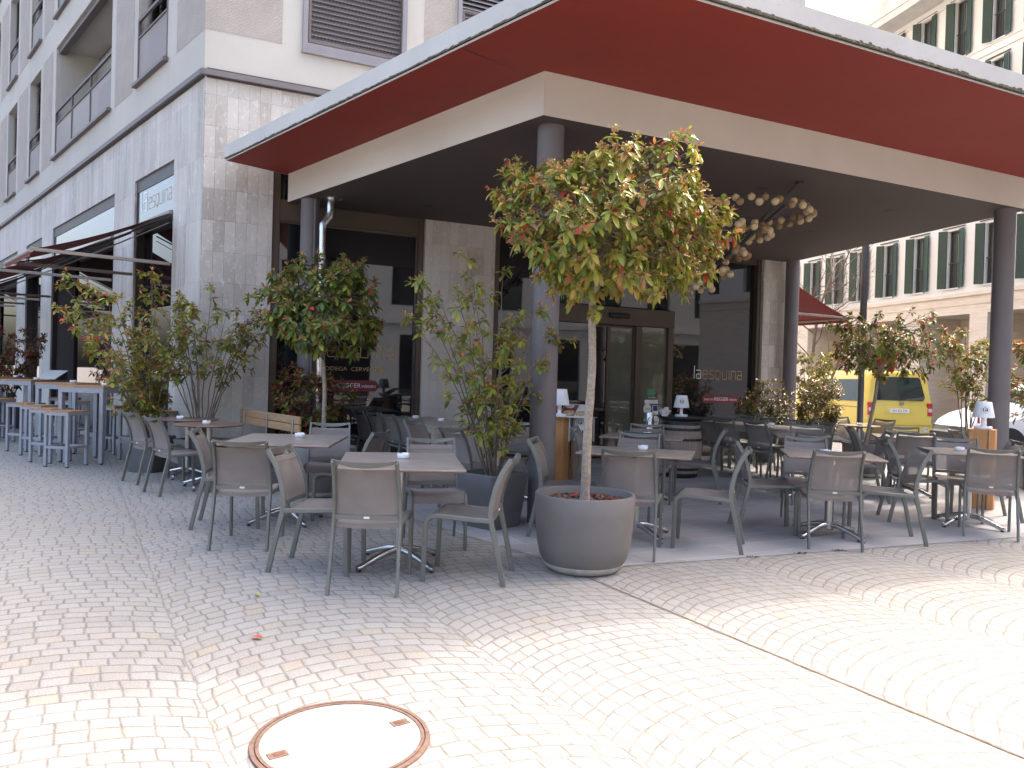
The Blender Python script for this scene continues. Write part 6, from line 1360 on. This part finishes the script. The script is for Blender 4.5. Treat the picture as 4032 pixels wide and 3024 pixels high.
for i, (a, b) in enumerate(arc):
    c = (a + b) / 2; dr = MB(); dr.box(c - 0.95, c + 0.75, -1.995, -1.90, -1.0, 3.35, FW); d_ = dr.build('door', M['door_dark'], wh)
    MB().quad(FW(c - 0.70, -1.89, 1.1), FW(c - 0.05, -1.89, 1.1), FW(c - 0.05, -1.89, 2.95), FW(c - 0.70, -1.89, 2.95)).build('pane', M['glass_dark'], d_)
    MB().quad(FW(c - 0.10, -1.888, 0.9), FW(c + 0.62, -1.888, 0.9), FW(c + 0.62, -1.888, 3.0), FW(c - 0.10, -1.888, 3.0)).build('blind', M['curtain'], d_)
    sl = MB()
    for r_ in range(3):
        for k in range(5): sl.quad(FW(c - 0.72 + 0.28 * k, -1.887, 0.5 - 0.32 * r_), FW(c - 0.60 + 0.28 * k, -1.887, 0.5 - 0.32 * r_), FW(c - 0.60 + 0.28 * k, -1.887, 0.535 - 0.32 * r_), FW(c - 0.72 + 0.28 * k, -1.887, 0.535 - 0.32 * r_))
    sl.build('vent_slots', M['ink_white'], d_)
# one window with its parts, then copies (local frame: u along the facade, o outwards, z up)
def WT(u, o, z): return (u, o, z)
random.seed(9)
win0 = None; wins = []
fr = MB(); frame_boxes(fr, WT, -0.30, 0.30, 0.0, 2.32, 0.06, -0.22, -0.12); fr.box(-0.035, 0.035, -0.2, -0.13, 0.07, 2.25, WT); fr.box(-0.56, 0.56, 0.0, 0.05, 2.42, 2.46, WT)
win0 = fr.build('window', M['door_dark'], wh)
sill = MB(); sill.box(-0.34, 0.34, -0.1, 0.07, -0.06, 0.0, WT); sill_o = sill.build('sill', M['cornice_grey'], win0)
pn = MB().quad((-0.26, -0.17, 0.05), (0.26, -0.17, 0.05), (0.26, -0.17, 2.27), (-0.26, -0.17, 2.27)).build('pane', M['glass_green'], win0)
cu = MB().quad((-0.23, -0.165, 0.1), (0.02, -0.165, 0.1), (0.02, -0.165, 2.2), (-0.23, -0.165, 2.2)).build('curtain', M['curtain'], win0)
rb = MB(); rb.box(-0.29, 0.29, -0.06, -0.04, 1.0, 1.03, WT)
for k in range(6): rb.box(-0.28 + 0.098 * k, -0.268 + 0.098 * k, -0.055, -0.045, 0.02, 1.0, WT)
rb_o = rb.build('railing', M['wire_dark'], win0)
shs = []
for sx, op in ((-1, 12), (1, 40)):
    s_ = MB(); c, s = math.cos(rad(op)), math.sin(rad(op))
    def TS_(a, b, z, sx=sx, c=c, s=s): return (sx * (0.31 + a * c * 0.72) - sx * b * s * 0, 0.03 + a * s * 0.72 + b, z)
    s_.box(0, 0.06, 0, 0.04, 0.0, 2.34, TS_); s_.box(0.36, 0.42, 0, 0.04, 0.0, 2.34, TS_); s_.box(0.06, 0.36, 0, 0.04, 0.0, 0.09, TS_); s_.box(0.06, 0.36, 0, 0.04, 2.25, 2.34, TS_)
    s_.box(0.06, 0.36, 0.014, 0.020, 0.09, 2.25, TS_)
    for k in range(36): s_.box(0.06, 0.36, 0.004, 0.034, 0.095 + 0.06 * k, 0.135 + 0.06 * k, TS_)
    so = s_.build('shutter', M['shutter_green'], win0); shs.append(so)
nrm_az = math.atan2(WD[1], WD[0])
def place_win(root, t, z):
    p = FW(t, 0, z); root.location = p; root.rotation_euler = (0, 0, nrm_az); root.scale = (1, 1, 1)
flip = (math.cos(nrm_az + math.pi / 2) * WN[0] + math.sin(nrm_az + math.pi / 2) * WN[1]) < 0
first = True
for i, c in enumerate(wcol):
    for z in floors:
        if c < -9 and z < 11: continue
        if c < -14: continue
        if first: r_ = win0; first = False
        else:
            r_ = win0.copy(); COL.objects.link(r_); r_.parent = wh
            for chd in list(win0.children):
                q = chd.copy(); COL.objects.link(q); q.parent = r_
        place_win(r_, c, z)
        if flip: r_.rotation_euler = (0, 0, nrm_az + math.pi)

# ------------------------------------------------------------------ house across the square (seen mirrored in the shop windows)
op = thing('mirrored_house', 'pale house across the square, seen only as a reflection in the shop windows', 'building', (0, 0, 0))
OC = np.array([17.0, -13.0]); OD = np.array([math.sin(rad(50)), math.cos(rad(50))]); ON = np.array([-OD[1], OD[0]])
def FO(t, o, z): p = OC + t * OD + o * ON; return (p[0], p[1], z)
hs = [(t - 0.7, t + 0.7, z, z + 2.2, 0.3) for t in np.arange(-21, 21.1, 3.0) for z in (5.2, 8.4, 11.6)] + [(t - 1.2, t + 1.2, 0.1, 3.6, 0.6) for t in np.arange(-20, 20.1, 4.0)]
m = MB(); wall_holes(m, FO, -23, 23, 0, 15.0, hs, 0, 0.3); m.build('wall', M['white_wall'], op)
m = MB(); m.quad(FO(-23, -0.3, 0), FO(23, -0.3, 0), FO(23, -0.3, 15), FO(-23, -0.3, 15)); m.build('windows_glass', M['glass_dark'], op)
m = MB(); m.box(-23, 23, -10, -0.31, 0, 15, FO); m.box(-23, 23, 0, 0.15, 4.2, 4.45, FO); m.box(-23.3, 23.3, -10, 0.5, 15, 15.3, FO); m.build('block', M['white_wall'], op)
